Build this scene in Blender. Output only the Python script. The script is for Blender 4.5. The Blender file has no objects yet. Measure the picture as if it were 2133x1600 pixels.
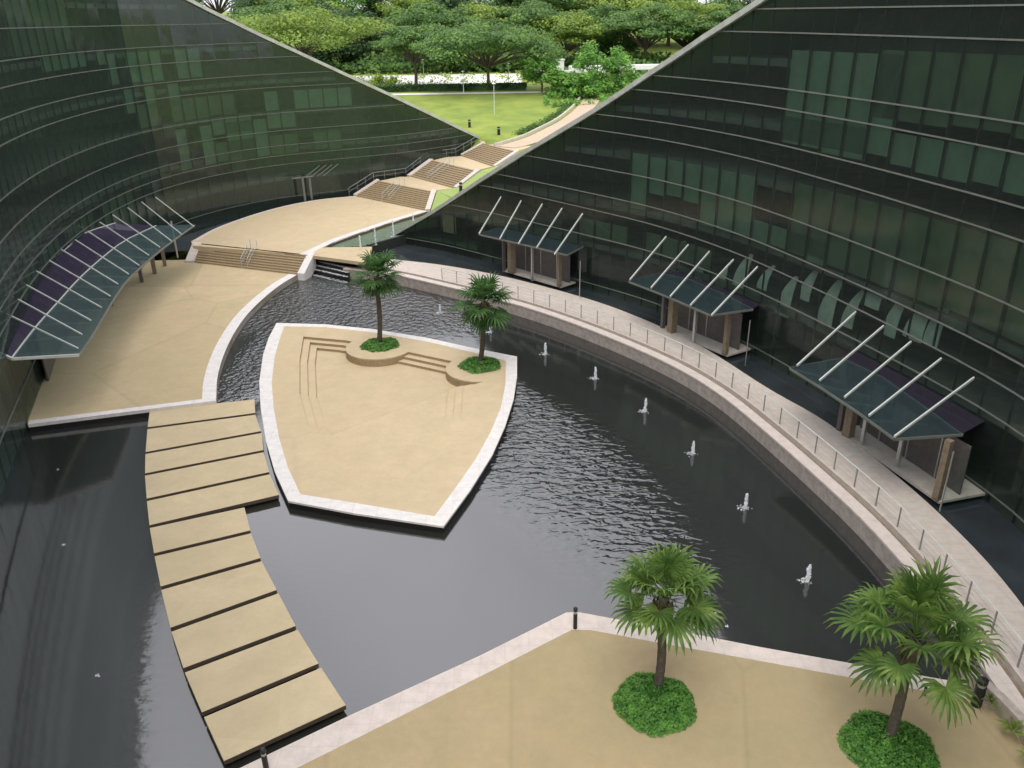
import bpy, math, random
from mathutils import Vector, Matrix, noise
random.seed(11)
PI = math.pi; sin, cos, R_ = math.sin, math.cos, math.radians
S = bpy.context.scene
col = S.collection

# ------------------------------------------------------------------ survey helpers
F_ = 1700.0; HY = 36.0; ROLL = R_(0.9); H = 22.0
P_ = math.atan((800-HY)/F_)
def ray(px, py):
    u = (px-1066.5)/F_; v = (py-800)/F_
    c, s = cos(ROLL), sin(ROLL)
    u, v = u*c-v*s, u*s+v*c
    return u, sin(P_)+v*cos(P_), cos(P_)-v*sin(P_)
def G(px, py, z=0.0):
    u, dn, fw = ray(px, py); t = (H-z)/dn
    return (u*t, fw*t)
def GG(pts, z): return [G(a, b, z) for a, b in pts]
def cr(P, n=12):
    out = []
    P = [(2*P[0][0]-P[1][0], 2*P[0][1]-P[1][1])]+list(P)+[(2*P[-1][0]-P[-2][0], 2*P[-1][1]-P[-2][1])]
    for i in range(1, len(P)-2):
        for k in range(n):
            t = k/n; a, b, c, d = P[i-1:i+3]
            out.append(tuple(.5*((2*b[j])+(-a[j]+c[j])*t+(2*a[j]-5*b[j]+4*c[j]-d[j])*t*t+(-a[j]+3*b[j]-3*c[j]+d[j])*t**3) for j in (0, 1)))
    out.append(P[-2]); return out
def hit(px, py, C):
    u, dn, fw = ray(px, py); dx = u/fw
    for i in range(len(C)-1):
        a = C[i][0]-dx*C[i][1]; b = C[i+1][0]-dx*C[i+1][1]
        if a*b <= 0 and a != b:
            t = a/(a-b); Y = C[i][1]+t*(C[i+1][1]-C[i][1])
            return (C[i][0]+t*(C[i+1][0]-C[i][0]), Y, H-dn/fw*Y)
    return None
def arclen(C):
    s = [0.0]
    for a, b in zip(C, C[1:]): s.append(s[-1]+math.dist(a, b))
    return s
def resample(C, step=None, n=None):
    s = arclen(C); L = s[-1]
    if n is None: n = max(2, round(L/step))
    out = []; j = 0
    for k in range(n+1):
        t = L*k/n
        while j < len(C)-2 and s[j+1] < t: j += 1
        f = (t-s[j])/max(1e-9, s[j+1]-s[j])
        out.append((C[j][0]+f*(C[j+1][0]-C[j][0]), C[j][1]+f*(C[j+1][1]-C[j][1])))
    return out
def offset(C, d):          # positive = left of travel
    out = []
    for i, p in enumerate(C):
        a = C[max(0, i-1)]; b = C[min(len(C)-1, i+1)]
        tx, ty = b[0]-a[0], b[1]-a[1]; l = math.hypot(tx, ty)
        out.append((p[0]-ty/l*d, p[1]+tx/l*d))
    return out
def interp(tab, s):
    if s <= tab[0][0]: return tab[0][1]
    for (a, za), (b, zb) in zip(tab, tab[1:]):
        if s <= b: return za+(zb-za)*(s-a)/(b-a)
    return tab[-1][1]

# ------------------------------------------------------------------ object helpers
class MB:
    def __init__(s): s.v = []; s.f = []
    def quad(s, a, b, c, d): s.poly([a, b, c, d])
    def poly(s, pts):
        n = len(s.v); s.v += [tuple(p) for p in pts]; s.f.append(tuple(range(n, n+len(pts))))
    def prism(s, pts, z0, z1, bottom=True):
        """pts: 2D polygon, z may be number; sides and caps"""
        ar = sum(a[0]*b[1]-b[0]*a[1] for a, b in zip(pts, pts[1:]+pts[:1]))
        if ar < 0: pts = pts[::-1]
        n = len(s.v); k = len(pts)
        s.v += [(p[0], p[1], z0) for p in pts]+[(p[0], p[1], z1) for p in pts]
        s.f.append(tuple(range(n+k, n+2*k)))
        if bottom: s.f.append(tuple(range(n+k-1, n-1, -1)))
        for i in range(k):
            j = (i+1) % k; s.f.append((n+i, n+j, n+k+j, n+k+i))
    def box(s, c, sz, rz=0):
        x, y, z = sz[0]/2, sz[1]/2, sz[2]/2
        pts = [(c[0]+a*cos(rz)-b*sin(rz), c[1]+a*sin(rz)+b*cos(rz)) for a, b in ((-x, -y), (x, -y), (x, y), (-x, y))]
        s.prism(pts, c[2]-z, c[2]+z)
    def bar(s, a, b, w, h=None):
        """box beam between points"""
        h = h or w; a = Vector(a); b = Vector(b); d = (b-a).normalized()
        up = Vector((0, 0, 1)) if abs(d.z) < .95 else Vector((0, 1, 0))
        x = d.cross(up).normalized()*w/2; y = x.cross(d).normalized()*h/2
        n = len(s.v)
        for p in (a, b):
            for q in (-x-y, x-y, x+y, -x+y): s.v.append(tuple(p+q))
        s.f += [(n+3, n+2, n+1, n), (n+4, n+5, n+6, n+7)]+[(n+i, n+(i+1) % 4, n+4+(i+1) % 4, n+4+i) for i in range(4)]
    def tube(s, pts, rad, k=8):
        pts = [Vector(p) for p in pts]; n0 = len(s.v)
        for i, p in enumerate(pts):
            d = (pts[min(i+1, len(pts)-1)]-pts[max(i-1, 0)]).normalized()
            up = Vector((0, 0, 1)) if abs(d.z) < .9 else Vector((1, 0, 0))
            x = d.cross(up).normalized(); y = x.cross(d)
            r = rad[i] if isinstance(rad, (list, tuple)) else rad
            for j in range(k):
                a = 2*PI*j/k; s.v.append(tuple(p+x*cos(a)*r+y*sin(a)*r))
        for i in range(len(pts)-1):
            for j in range(k):
                a = n0+i*k+j; b = n0+i*k+(j+1) % k; s.f.append((a, b, b+k, a+k))
        s.f.append(tuple(n0+j for j in range(k))[::-1]); m = n0+(len(pts)-1)*k
        s.f.append(tuple(m+j for j in range(k)))
    def sweep(s, C, sec, closed=False):
        """C: list of 2D pts; sec: list of (offset_left, z or function(i)) closed section"""
        k = len(sec); n0 = len(s.v); lines = [offset(C, o) for o, _ in sec]
        for i in range(len(C)):
            for j in range(k):
                z = sec[j][1]; z = z(i) if callable(z) else z
                s.v.append((lines[j][i][0], lines[j][i][1], z))
        for i in range(len(C)-1):
            for j in range(k):
                a = n0+i*k+j; b = n0+i*k+(j+1) % k; s.f.append((a, a+k, b+k, b))
        s.f.append(tuple(n0+j for j in range(k))); m = n0+(len(C)-1)*k
        s.f.append(tuple(m+j for j in range(k))[::-1])
    def build(s, name, m, parent=None, smooth=False, recalc=False):
        me = bpy.data.meshes.new(name); me.from_pydata(s.v, [], s.f); me.materials.append(m)
        if recalc:
            import bmesh
            b = bmesh.new(); b.from_mesh(me); bmesh.ops.recalc_face_normals(b, faces=b.faces); b.to_mesh(me); b.free()
        if smooth:
            me.polygons.foreach_set('use_smooth', [True]*len(me.polygons))
        me.update()
        o = bpy.data.objects.new(name, me); col.objects.link(o)
        if parent:
            o.parent = parent; o.matrix_parent_inverse = Matrix.Translation(parent.location).inverted() @ Matrix.Identity(4)
        return o
def tag(o, label=None, cat=None, group=None, kind=None):
    if label: o['label'] = label
    if cat: o['category'] = cat
    if group: o['group'] = group
    if kind: o['kind'] = kind
    return o
def struct(name, mb, m, label=None, parent=None, **k):
    o = mb.build(name, m, parent, recalc=True, **k)
    if not parent: tag(o, label, name.replace('_', ' '), kind='structure')
    return o
def empty(name, loc, label, cat, group=None):
    o = bpy.data.objects.new(name, None); o.location = loc; col.objects.link(o); o.empty_display_size = .3
    return tag(o, label, cat, group)
def kids(o): return [c for c in bpy.data.objects if c.parent == o]
def copy_tree(o, loc, rz=0, label=None, sc=1.0, src_kids=None):
    c = o.copy(); col.objects.link(c); c.location = loc; c.rotation_euler = (0, 0, rz); c.scale = (sc,)*3
    if label: c['label'] = label
    for k in src_kids or []:
        d = k.copy(); col.objects.link(d); d.parent = c
    return c

# ------------------------------------------------------------------ materials
def mat(name, base, rough=.6, var=0.0, scale=3.0, spec=.5, metal=0.0, bump=0.0, bscale=40.0, extra=None, ior=None, trans=0, alpha=None, sub=None):
    m = bpy.data.materials.new(name); m.use_nodes = True; nt = m.node_tree; b = nt.nodes['Principled BSDF']
    b.inputs['Base Color'].default_value = (*base, 1); b.inputs['Roughness'].default_value = rough
    b.inputs['Metallic'].default_value = metal; b.inputs['Specular IOR Level'].default_value = spec
    if ior: b.inputs['IOR'].default_value = ior
    tc = nt.nodes.new('ShaderNodeNewGeometry')
    if var or extra:
        nz = nt.nodes.new('ShaderNodeTexNoise'); nz.inputs['Scale'].default_value = scale; nz.inputs['Detail'].default_value = 6
        nz.inputs['Roughness'].default_value = .65
        nt.links.new(tc.outputs['Position'], nz.inputs['Vector'])
        mp = nt.nodes.new('ShaderNodeMapRange'); mp.inputs['From Min'].default_value = .3; mp.inputs['From Max'].default_value = .7
        mp.inputs['To Min'].default_value = 0; mp.inputs['To Max'].default_value = 1
        nt.links.new(nz.outputs['Fac'], mp.inputs['Value'])
        mx = nt.nodes.new('ShaderNodeMix'); mx.data_type = 'RGBA'
        c2 = extra if extra else tuple(c*(1-var) for c in base)
        mx.inputs[6].default_value = (*c2, 1); mx.inputs[7].default_value = (*(min(1, c*(1+var*.6)) for c in base), 1)
        nt.links.new(mp.outputs['Result'], mx.inputs['Factor']); nt.links.new(mx.outputs[2], b.inputs['Base Color'])
    if bump:
        n2 = nt.nodes.new('ShaderNodeTexNoise'); n2.inputs['Scale'].default_value = bscale; n2.inputs['Detail'].default_value = 4
        nt.links.new(tc.outputs['Position'], n2.inputs['Vector'])
        bp = nt.nodes.new('ShaderNodeBump'); bp.inputs['Strength'].default_value = bump; bp.inputs['Distance'].default_value = .02
        nt.links.new(n2.outputs['Fac'], bp.inputs['Height']); nt.links.new(bp.outputs['Normal'], b.inputs['Normal'])
    return m
def mixnode(nt, a, b, fac):
    mx = nt.nodes.new('ShaderNodeMix'); mx.data_type = 'RGBA'
    for sock, v in ((mx.inputs['Factor'], fac), (mx.inputs[6], a), (mx.inputs[7], b)):
        if isinstance(v, (int, float)): sock.default_value = v
        elif isinstance(v, tuple): sock.default_value = (*v, 1)
        else: nt.links.new(v, sock)
    return mx.outputs[2]
def paving(name, c1, c2, joint, cell, tint):
    """exposed pebble paving: large panels of slightly different tone, fine joints, speckle, stains"""
    m = bpy.data.materials.new(name); m.use_nodes = True; nt = m.node_tree; b = nt.nodes['Principled BSDF']
    b.inputs['Roughness'].default_value = .85; b.inputs['Specular IOR Level'].default_value = .25
    g = nt.nodes.new('ShaderNodeNewGeometry')
    def nz(sc, det=5, ro=.6):
        n = nt.nodes.new('ShaderNodeTexNoise'); n.inputs['Scale'].default_value = sc; n.inputs['Detail'].default_value = det
        n.inputs['Roughness'].default_value = ro; nt.links.new(g.outputs['Position'], n.inputs['Vector'])
        r = nt.nodes.new('ShaderNodeMapRange'); r.inputs['From Min'].default_value = .35; r.inputs['From Max'].default_value = .65
        nt.links.new(n.outputs['Fac'], r.inputs['Value']); return r.outputs['Result']
    v = nt.nodes.new('ShaderNodeTexVoronoi'); v.inputs['Scale'].default_value = cell
    nt.links.new(g.outputs['Position'], v.inputs['Vector'])
    sp = nt.nodes.new('ShaderNodeSeparateColor'); nt.links.new(v.outputs['Color'], sp.inputs[0])
    c = mixnode(nt, c1, c2, sp.outputs[0])
    def scaled(out, k):
        mm = nt.nodes.new('ShaderNodeMath'); mm.operation = 'MULTIPLY'; mm.inputs[1].default_value = k
        nt.links.new(out, mm.inputs[0]); return mm.outputs[0]
    c = mixnode(nt, c, tint, scaled(nz(.28, 7, .72), .6))
    c = mixnode(nt, c, tuple(x*.62 for x in c1), scaled(nz(38, 2), .30))
    c = mixnode(nt, c, tuple(min(1, x*1.25) for x in c1), scaled(nz(55, 2), .25))
    c = mixnode(nt, c, tuple(x*.66 for x in c1), scaled(nz(.9, 8, .8), .38))
    ve = nt.nodes.new('ShaderNodeTexVoronoi'); ve.feature = 'DISTANCE_TO_EDGE'; ve.inputs['Scale'].default_value = cell
    nt.links.new(g.outputs['Position'], ve.inputs['Vector'])
    mr = nt.nodes.new('ShaderNodeMapRange'); mr.inputs['From Min'].default_value = 0; mr.inputs['From Max'].default_value = .012
    mr.inputs['To Min'].default_value = joint; mr.inputs['To Max'].default_value = 0
    nt.links.new(ve.outputs['Distance'], mr.inputs['Value'])
    c = mixnode(nt, c, tuple(x*.45 for x in c1), mr.outputs['Result'])
    nt.links.new(c, b.inputs['Base Color'])
    bp = nt.nodes.new('ShaderNodeBump'); bp.inputs['Strength'].default_value = .35; bp.inputs['Distance'].default_value = .01
    nt.links.new(nz(60, 2), bp.inputs['Height']); nt.links.new(bp.outputs['Normal'], b.inputs['Normal'])
    return m
def slabstone(name, c, jl=1.2):
    """pale granite with joints at regular spacing"""
    m = mat(name, c, .7, var=.14, scale=2.2, spec=.3, bump=.15, bscale=70)
    nt = m.node_tree; b = nt.nodes['Principled BSDF']; l = b.inputs['Base Color'].links[0].from_socket
    g = nt.nodes.new('ShaderNodeNewGeometry')
    v = nt.nodes.new('ShaderNodeTexVoronoi'); v.feature = 'DISTANCE_TO_EDGE'; v.inputs['Scale'].default_value = 1/jl
    v.inputs['Randomness'].default_value = .04; nt.links.new(g.outputs['Position'], v.inputs['Vector'])
    mr = nt.nodes.new('ShaderNodeMapRange'); mr.inputs['From Max'].default_value = .03; mr.inputs['To Min'].default_value = .3; mr.inputs['To Max'].default_value = 0
    nt.links.new(v.outputs['Distance'], mr.inputs['Value'])
    c1 = mixnode(nt, l, tuple(x*.55 for x in c), mr.outputs['Result'])
    n = nt.nodes.new('ShaderNodeTexNoise'); n.inputs['Scale'].default_value = 28; nt.links.new(g.outputs['Position'], n.inputs['Vector'])
    mr2 = nt.nodes.new('ShaderNodeMapRange'); mr2.inputs['From Min'].default_value = .45; mr2.inputs['From Max'].default_value = .75; mr2.inputs['To Max'].default_value = .3
    nt.links.new(n.outputs['Fac'], mr2.inputs['Value'])
    c2 = mixnode(nt, c1, tuple(x*.6 for x in c), mr2.outputs['Result']); nt.links.new(c2, b.inputs['Base Color'])
    return m
def glassmat(name, tint, ior=1.5, rough=.09, body=None, bf=0.0):
    m = bpy.data.materials.new(name); m.use_nodes = True; nt = m.node_tree
    for n in list(nt.nodes):
        if n.type != 'OUTPUT_MATERIAL': nt.nodes.remove(n)
    out = nt.nodes['Material Output']
    t = nt.nodes.new('ShaderNodeBsdfTransparent'); t.inputs['Color'].default_value = (*tint, 1)
    src = t.outputs[0]
    if body:
        d = nt.nodes.new('ShaderNodeBsdfDiffuse'); d.inputs['Color'].default_value = (*body, 1)
        mx = nt.nodes.new('ShaderNodeMixShader'); mx.inputs[0].default_value = bf
        nt.links.new(src, mx.inputs[1]); nt.links.new(d.outputs[0], mx.inputs[2]); src = mx.outputs[0]
    gl = nt.nodes.new('ShaderNodeBsdfGlossy'); gl.inputs['Roughness'].default_value = rough
    gl.inputs['Color'].default_value = (.80, .86, .84, 1)
    g = nt.nodes.new('ShaderNodeNewGeometry')
    vm = nt.nodes.new('ShaderNodeVectorMath'); vm.operation = 'DOT_PRODUCT'
    nt.links.new(g.outputs['Incoming'], vm.inputs[0]); nt.links.new(g.outputs['Normal'], vm.inputs[1])
    def mt_(op, a, b):
        n = nt.nodes.new('ShaderNodeMath'); n.operation = op
        for i, v in enumerate((a, b)):
            if isinstance(v, (int, float)): n.inputs[i].default_value = v
            else: nt.links.new(v, n.inputs[i])
        return n.outputs[0]
    f0 = ((ior-1)/(ior+1))**2
    fres = mt_('ADD', f0, mt_('MULTIPLY', (1-f0)*.6, mt_('POWER', mt_('SUBTRACT', 1.0, mt_('ABSOLUTE', vm.outputs['Value'], 0)), 5.0)))
    nz = nt.nodes.new('ShaderNodeTexNoise'); nz.inputs['Scale'].default_value = .5; nt.links.new(g.outputs['Position'], nz.inputs['Vector'])
    bp = nt.nodes.new('ShaderNodeBump'); bp.inputs['Strength'].default_value = .25; bp.inputs['Distance'].default_value = .05
    nt.links.new(nz.outputs['Fac'], bp.inputs['Height']); nt.links.new(bp.outputs['Normal'], gl.inputs['Normal'])
    # use |N.V| : faces may be seen from either side
    ms = nt.nodes.new('ShaderNodeMixShader'); nt.links.new(fres, ms.inputs[0])
    nt.links.new(src, ms.inputs[1]); nt.links.new(gl.outputs[0], ms.inputs[2]); nt.links.new(ms.outputs[0], out.inputs['Surface'])
    return m
def leafmat(name, c1, c2, c3=None, scale=1.0):
    m = bpy.data.materials.new(name); m.use_nodes = True; nt = m.node_tree; b = nt.nodes['Principled BSDF']
    b.inputs['Roughness'].default_value = .5; b.inputs['Specular IOR Level'].default_value = .35
    g = nt.nodes.new('ShaderNodeNewGeometry'); r = g.outputs['Random Per Island']
    c = mixnode(nt, c1, c2, r)
    oi = nt.nodes.new('ShaderNodeObjectInfo')
    n = nt.nodes.new('ShaderNodeTexNoise'); n.inputs['Scale'].default_value = scale; n.inputs['Detail'].default_value = 3
    nt.links.new(g.outputs['Position'], n.inputs['Vector'])
    mr = nt.nodes.new('ShaderNodeMapRange'); mr.inputs['From Min'].default_value = .35; mr.inputs['From Max'].default_value = .65
    nt.links.new(n.outputs['Fac'], mr.inputs['Value'])
    c = mixnode(nt, c, c3 or tuple(x*.6 for x in c1), mr.outputs['Result'])
    nt.links.new(c, b.inputs['Base Color'])
    tr = nt.nodes.new('ShaderNodeBsdfTranslucent'); nt.links.new(c, tr.inputs['Color'])
    ms = nt.nodes.new('ShaderNodeMixShader'); ms.inputs[0].default_value = .42
    nt.links.new(b.outputs[0], ms.inputs[1]); nt.links.new(tr.outputs[0], ms.inputs[2])
    nt.links.new(ms.outputs[0], nt.nodes['Material Output'].inputs['Surface'])
    return m

M = {}
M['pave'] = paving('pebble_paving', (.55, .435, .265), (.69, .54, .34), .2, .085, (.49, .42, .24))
M['pave2'] = paving('pebble_paving_fine', (.62, .49, .31), (.68, .54, .35), .10, .06, (.56, .48, .30))
M['slab'] = paving('slab_pebble', (.60, .49, .31), (.67, .55, .355), .0, .3, (.52, .445, .28))
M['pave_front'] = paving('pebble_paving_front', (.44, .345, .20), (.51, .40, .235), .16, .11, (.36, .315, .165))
M['white'] = slabstone('white_granite', (.77, .735, .70))
M['pink'] = slabstone('pink_granite', (.66, .58, .52), .9)
M['walk'] = slabstone('walk_granite', (.62, .545, .475), 1.1)
M['step'] = mat('step_stone', (.36, .28, .17), .85, var=.3, scale=9, extra=(.26, .19, .11), bump=.3)
M['riser'] = mat('dark_stone', (.10, .075, .05), .8, var=.3, scale=6)
M['wallstone'] = mat('pool_wall_stone', (.42, .36, .32), .75, var=.35, scale=3, extra=(.28, .24, .21))
M['black'] = mat('wet_black_stone', (.018, .015, .014), .4, var=.3, scale=4)
M['steel'] = mat('steel', (.55, .57, .56), .35, metal=.7, var=.15, scale=8)
M['rail'] = mat('aluminium_rail', (.17, .18, .155), .45, var=.2, scale=2)
M['palebar'] = mat('pale_painted_steel', (.62, .65, .60), .4, var=.12, scale=3)
M['mull'] = mat('dark_mullion', (.04, .045, .038), .5, var=.2, scale=2)
M['slabi'] = mat('floor_slab_concrete', (.20, .19, .18), .8, var=.4, scale=.7)
M['inner'] = mat('interior_wall', (.32, .28, .26), .9, var=.5, scale=.3, extra=(.12, .11, .12))
M['blind'] = mat('pale_blind', (.23, .32, .25), .8, var=.25, scale=.8, extra=(.20, .265, .20))
M['blind2'] = mat('olive_blind_and_glow', (.16, .20, .135), .8, var=.3, scale=.6)  # also colours the bright band low in the left glass
M['coping'] = mat('roof_coping', (.46, .48, .42), .6, var=.25, scale=1.5)
M['gtile'] = mat('brown_column', (.24, .19, .13), .6, var=.3, scale=4)
M['door'] = mat('dark_door', (.13, .115, .11), .4, var=.3, scale=3)
M['glass'] = glassmat('facade_glass', (.46, .57, .50), 1.5, .09, (.075, .095, .085), .22)  # diffuse body mixed in to lift the dark glass like haze
M['glass_l'] = glassmat('facade_glass_teal', (.45, .57, .50), 1.6, .09, (.07, .10, .085), .26)  # body colour gives the left glass the same hazy lift
M['cglass'] = glassmat('canopy_glass', (.30, .40, .40), 1.6, .08, (.10, .155, .16), .42)
M['cglass_p'] = glassmat('canopy_glass_purple', (.20, .20, .28), 1.5, .08, (.05, .038, .07), .7)
M['rcglass'] = glassmat('right_canopy_glass', (.34, .42, .44), 1.6, .08, (.075, .11, .12), .33)
M['rcrear'] = glassmat('right_canopy_rear_glass', (.20, .20, .24), 1.5, .08, (.035, .03, .045), .8)
M['rail_p'] = mat('railing_post', (.30, .29, .26), .5, var=.2, scale=3)
M['rail_l'] = mat('dull_rail', (.11, .12, .105), .5, var=.25, scale=2)
M['sglass'] = glassmat('side_glass', (.80, .88, .86), 1.3)
M['grassroof'] = mat('roof_grass', (.24, .32, .09), .9, var=.3, scale=1.2, bump=.5, bscale=8, extra=(.30, .40, .12))
M['lawn'] = mat('lawn_grass', (.25, .30, .05), .95, var=.3, scale=.22, bump=.8, bscale=2.2, extra=(.14, .215, .035))
M['earth'] = mat('ground_soil', (.10, .14, .05), .95, var=.4, scale=.1)
M['road'] = mat('pale_concrete_road', (.78, .76, .72), .85, var=.15, scale=.3)
M['path'] = mat('tan_path', (.55, .42, .30), .85, var=.15, scale=2)
M['bark'] = mat('bark', (.11, .085, .06), .9, var=.4, scale=5, bump=.6, bscale=20)
M['palmbark'] = mat('palm_bark', (.10, .08, .06), .9, var=.45, scale=9, bump=.8, bscale=25)
M['skirt'] = mat('dry_leaf_skirt', (.10, .07, .04), .9, var=.5, scale=10)
M['blackmetal'] = mat('black_metal', (.012, .012, .013), .45)
M['whitepaint'] = mat('white_paint', (.8, .8, .78), .5, var=.08, scale=2)
M['foam'] = mat('water_foam', (.85, .88, .9), .4, var=.1, scale=20)
M['panel'] = mat('pale_shape', (.88, .9, .87), .7, var=.25, scale=1.5)
M['palm'] = leafmat('palm_leaf', (.13, .24, .045), (.26, .38, .095), (.07, .15, .03), 1.5)
M['palm2'] = leafmat('palm_leaf_dark', (.06, .16, .035), (.13, .26, .06), (.035, .09, .025), 2)
M['shrub'] = leafmat('shrub_leaf', (.12, .34, .055), (.26, .50, .10), (.08, .23, .04), 3)
M['tree_a'] = leafmat('tree_leaf_bright', (0.249, 0.370, 0.061), (0.420, 0.530, 0.091), (0.142, 0.238, 0.051), .25)
M['tree_b'] = leafmat('tree_leaf_mid', (0.143, 0.274, 0.070), (0.249, 0.401, 0.091), (0.079, 0.164, 0.047), .3)
M['tree_c'] = leafmat('tree_leaf_dark', (0.077, 0.160, 0.061), (0.152, 0.257, 0.080), (0.045, 0.098, 0.037), .3)
M['tree_d'] = leafmat('tree_leaf_fresh', (0.191, 0.449, 0.080), (0.364, 0.610, 0.120), (0.107, 0.268, 0.056), .6)

def watermat(name, deep, ior, fine):
    m = bpy.data.materials.new(name); m.use_nodes = True; nt = m.node_tree; b = nt.nodes['Principled BSDF']
    b.inputs['Base Color'].default_value = (*deep, 1); b.inputs['Roughness'].default_value = .09 if fine else .05; b.inputs['IOR'].default_value = ior
    g = nt.nodes.new('ShaderNodeNewGeometry'); L = nt.links.new
    def math_(op, a, b_=None, clamp=False):
        n = nt.nodes.new('ShaderNodeMath'); n.operation = op; n.use_clamp = clamp
        for i, v in enumerate((a, b_)):
            if v is None: continue
            if isinstance(v, (int, float)): n.inputs[i].default_value = v
            else: L(v, n.inputs[i])
        return n.outputs[0]
    def wave(sc, sx, sy, rot, det=2, dist=0):
        mp = nt.nodes.new('ShaderNodeMapping'); mp.inputs['Scale'].default_value = (sx, sy, 1); mp.inputs['Rotation'].default_value = (0, 0, rot)
        L(g.outputs['Position'], mp.inputs['Vector'])
        n = nt.nodes.new('ShaderNodeTexNoise'); n.inputs['Scale'].default_value = sc; n.inputs['Detail'].default_value = det
        n.inputs['Distortion'].default_value = dist; L(mp.outputs[0], n.inputs['Vector']); return n.outputs['Fac']
    def mask(cx, cy, rx, ry, rot, soft=1.0):
        mp = nt.nodes.new('ShaderNodeMapping'); mp.vector_type = 'TEXTURE'
        mp.inputs['Location'].default_value = (cx, cy, 0); mp.inputs['Rotation'].default_value = (0, 0, rot); mp.inputs['Scale'].default_value = (rx, ry, 1e4)
        L(g.outputs['Position'], mp.inputs['Vector'])
        ln = nt.nodes.new('ShaderNodeVectorMath'); ln.operation = 'LENGTH'; L(mp.outputs[0], ln.inputs[0])
        r = nt.nodes.new('ShaderNodeMapRange'); r.inputs['From Min'].default_value = 1-soft; r.inputs['From Max'].default_value = 1
        r.inputs['To Min'].default_value = 1; r.inputs['To Max'].default_value = 0; r.interpolation_type = 'SMOOTHSTEP'
        L(ln.outputs['Value'], r.inputs['Value']); return r.outputs['Result']
    if fine:
        # chop thrown out by the weir and the jets, dying away over the pool
        h1 = math_('MULTIPLY', wave(2.3, 1, .8, .3, 3), math_('MULTIPLY', mask(-12, 66, 14, 13, 0, .5), 3.0))
        h2 = math_('MULTIPLY', wave(1.7, .8, 1.5, -.5, 2, .4), math_('MULTIPLY', mask(2.6, 38, 15, 6.0, R_(-66), .7), 1.25))
        h3 = math_('MULTIPLY', wave(1.5, .45, 1.9, .75, 2, .1), math_('MULTIPLY', mask(-14.2, 23.5, 9, 2.0, R_(-56), .9), .11))
        h5 = math_('MULTIPLY', wave(2.4, 1, 1, 0, 2), math_('MULTIPLY', mask(-17.6, 56, 3.2, 13, R_(-4), .6), 1.6))
        h4 = math_('MULTIPLY', wave(2.6, 1, 1.3, .2, 3), .022)
        h = math_('ADD', math_('ADD', h1, h2), math_('ADD', math_('ADD', h3, h4), h5))
    else:
        h = math_('MULTIPLY', wave(2.2, 1, 1, 0, 3), .6)
    bp = nt.nodes.new('ShaderNodeBump'); bp.inputs['Strength'].default_value = 1; bp.inputs['Distance'].default_value = .13
    L(h, bp.inputs['Height']); L(bp.outputs['Normal'], b.inputs['Normal'])
    return m
M['water'] = watermat('pool_water', (.022, .024, .022), 2.3, True)
M['water_u'] = watermat('upper_pool_water', (.17, .23, .16), 1.5, False)
M['moat'] = mat('moat_water', (.036, .044, .049), .12, var=.3, scale=.4, spec=.6, ior=1.4)

# ------------------------------------------------------------------ site lines
# right-hand building line (far/low end first) and left-hand building line
RC = cr([(-15.5, 87), (-11, 83.7), (-6.3, 80.2), (-.8, 74.8), (5.7, 68), (11.3, 61.5), (15.5, 54.3), (18.5, 46.7), (20.6, 40.4), (22.2, 34.7), (22.8, 29.8), (22.3, 24), (20.5, 17), (17.5, 10.5), (13.5, 5)])
LC = cr([(-1.5, 123.5), (-4.5, 118.6), (-9, 113.4), (-14.5, 108.4), (-21, 104.6), (-28, 100.2), (-33, 94), (-36, 86), (-36.6, 76), (-35.3, 65), (-32.5, 54), (-28.65, 43.07), (-25.55, 34.84), (-22.2, 27), (-18.5, 19), (-14.5, 11.5), (-10, 5)])
def roof_table(C, px, extra):
    s = arclen(C); tab = []
    def snear(x, y): return s[min(range(len(C)), key=lambda i: (C[i][0]-x)**2+(C[i][1]-y)**2)]
    for a, b in px:
        h = hit(a, b, C)
        if h: tab.append((snear(h[0], h[1]), h[2]))
    for x, y, z in extra: tab.append((snear(x, y), z))
    return sorted(tab)
RT = roof_table(RC, [(1590, 0), (1475, 76), (1355, 150), (1233, 232), (1100, 310), (1000, 378), (900, 440), (830, 485)], [(-15.5, 87, .2), (18.5, 46.7, 26.2), (20.6, 40.4, 28.5), (22.8, 29.8, 30), (13.5, 5, 30)])
LT = roof_table(LC, [(390, 0), (490, 47), (600, 100), (690, 141), (785, 186), (850, 217), (950, 265), (1000, 289)], [(-36, 86, 27.3), (-36.6, 76, 29.2), (-32.5, 54, 30), (-10, 5, 30)])
LT = [(0, 6.2)]+[t for t in LT if t[0] > 3]; print('LT', LT[:6])
def tilt(y): return max(-.3, min(1.3, (66-y)/31))
RL = [(1.25, 1.15), (5.3, 4.8), (7.5, 6.4), (8.8, 7.75), (10.9, 10.0), (13.8, 12.85), (15.0, 14.2), (17.05, 16.35), (18.1, 17.55), (21.05, 20.8), (22.3, 22.15), (25.4, 25.4), (26.6, 26.6), (29, 29)]
LL = [(2.3,)*2, (6.2,)*2, (7.25,)*2, (8.4,)*2, (10.1,)*2, (12.1,)*2, (14.95,)*2, (16.4,)*2, (18.2,)*2, (19.8,)*2, (21.8,)*2, (24.6,)*2, (26,)*2, (28.6,)*2]

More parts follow.
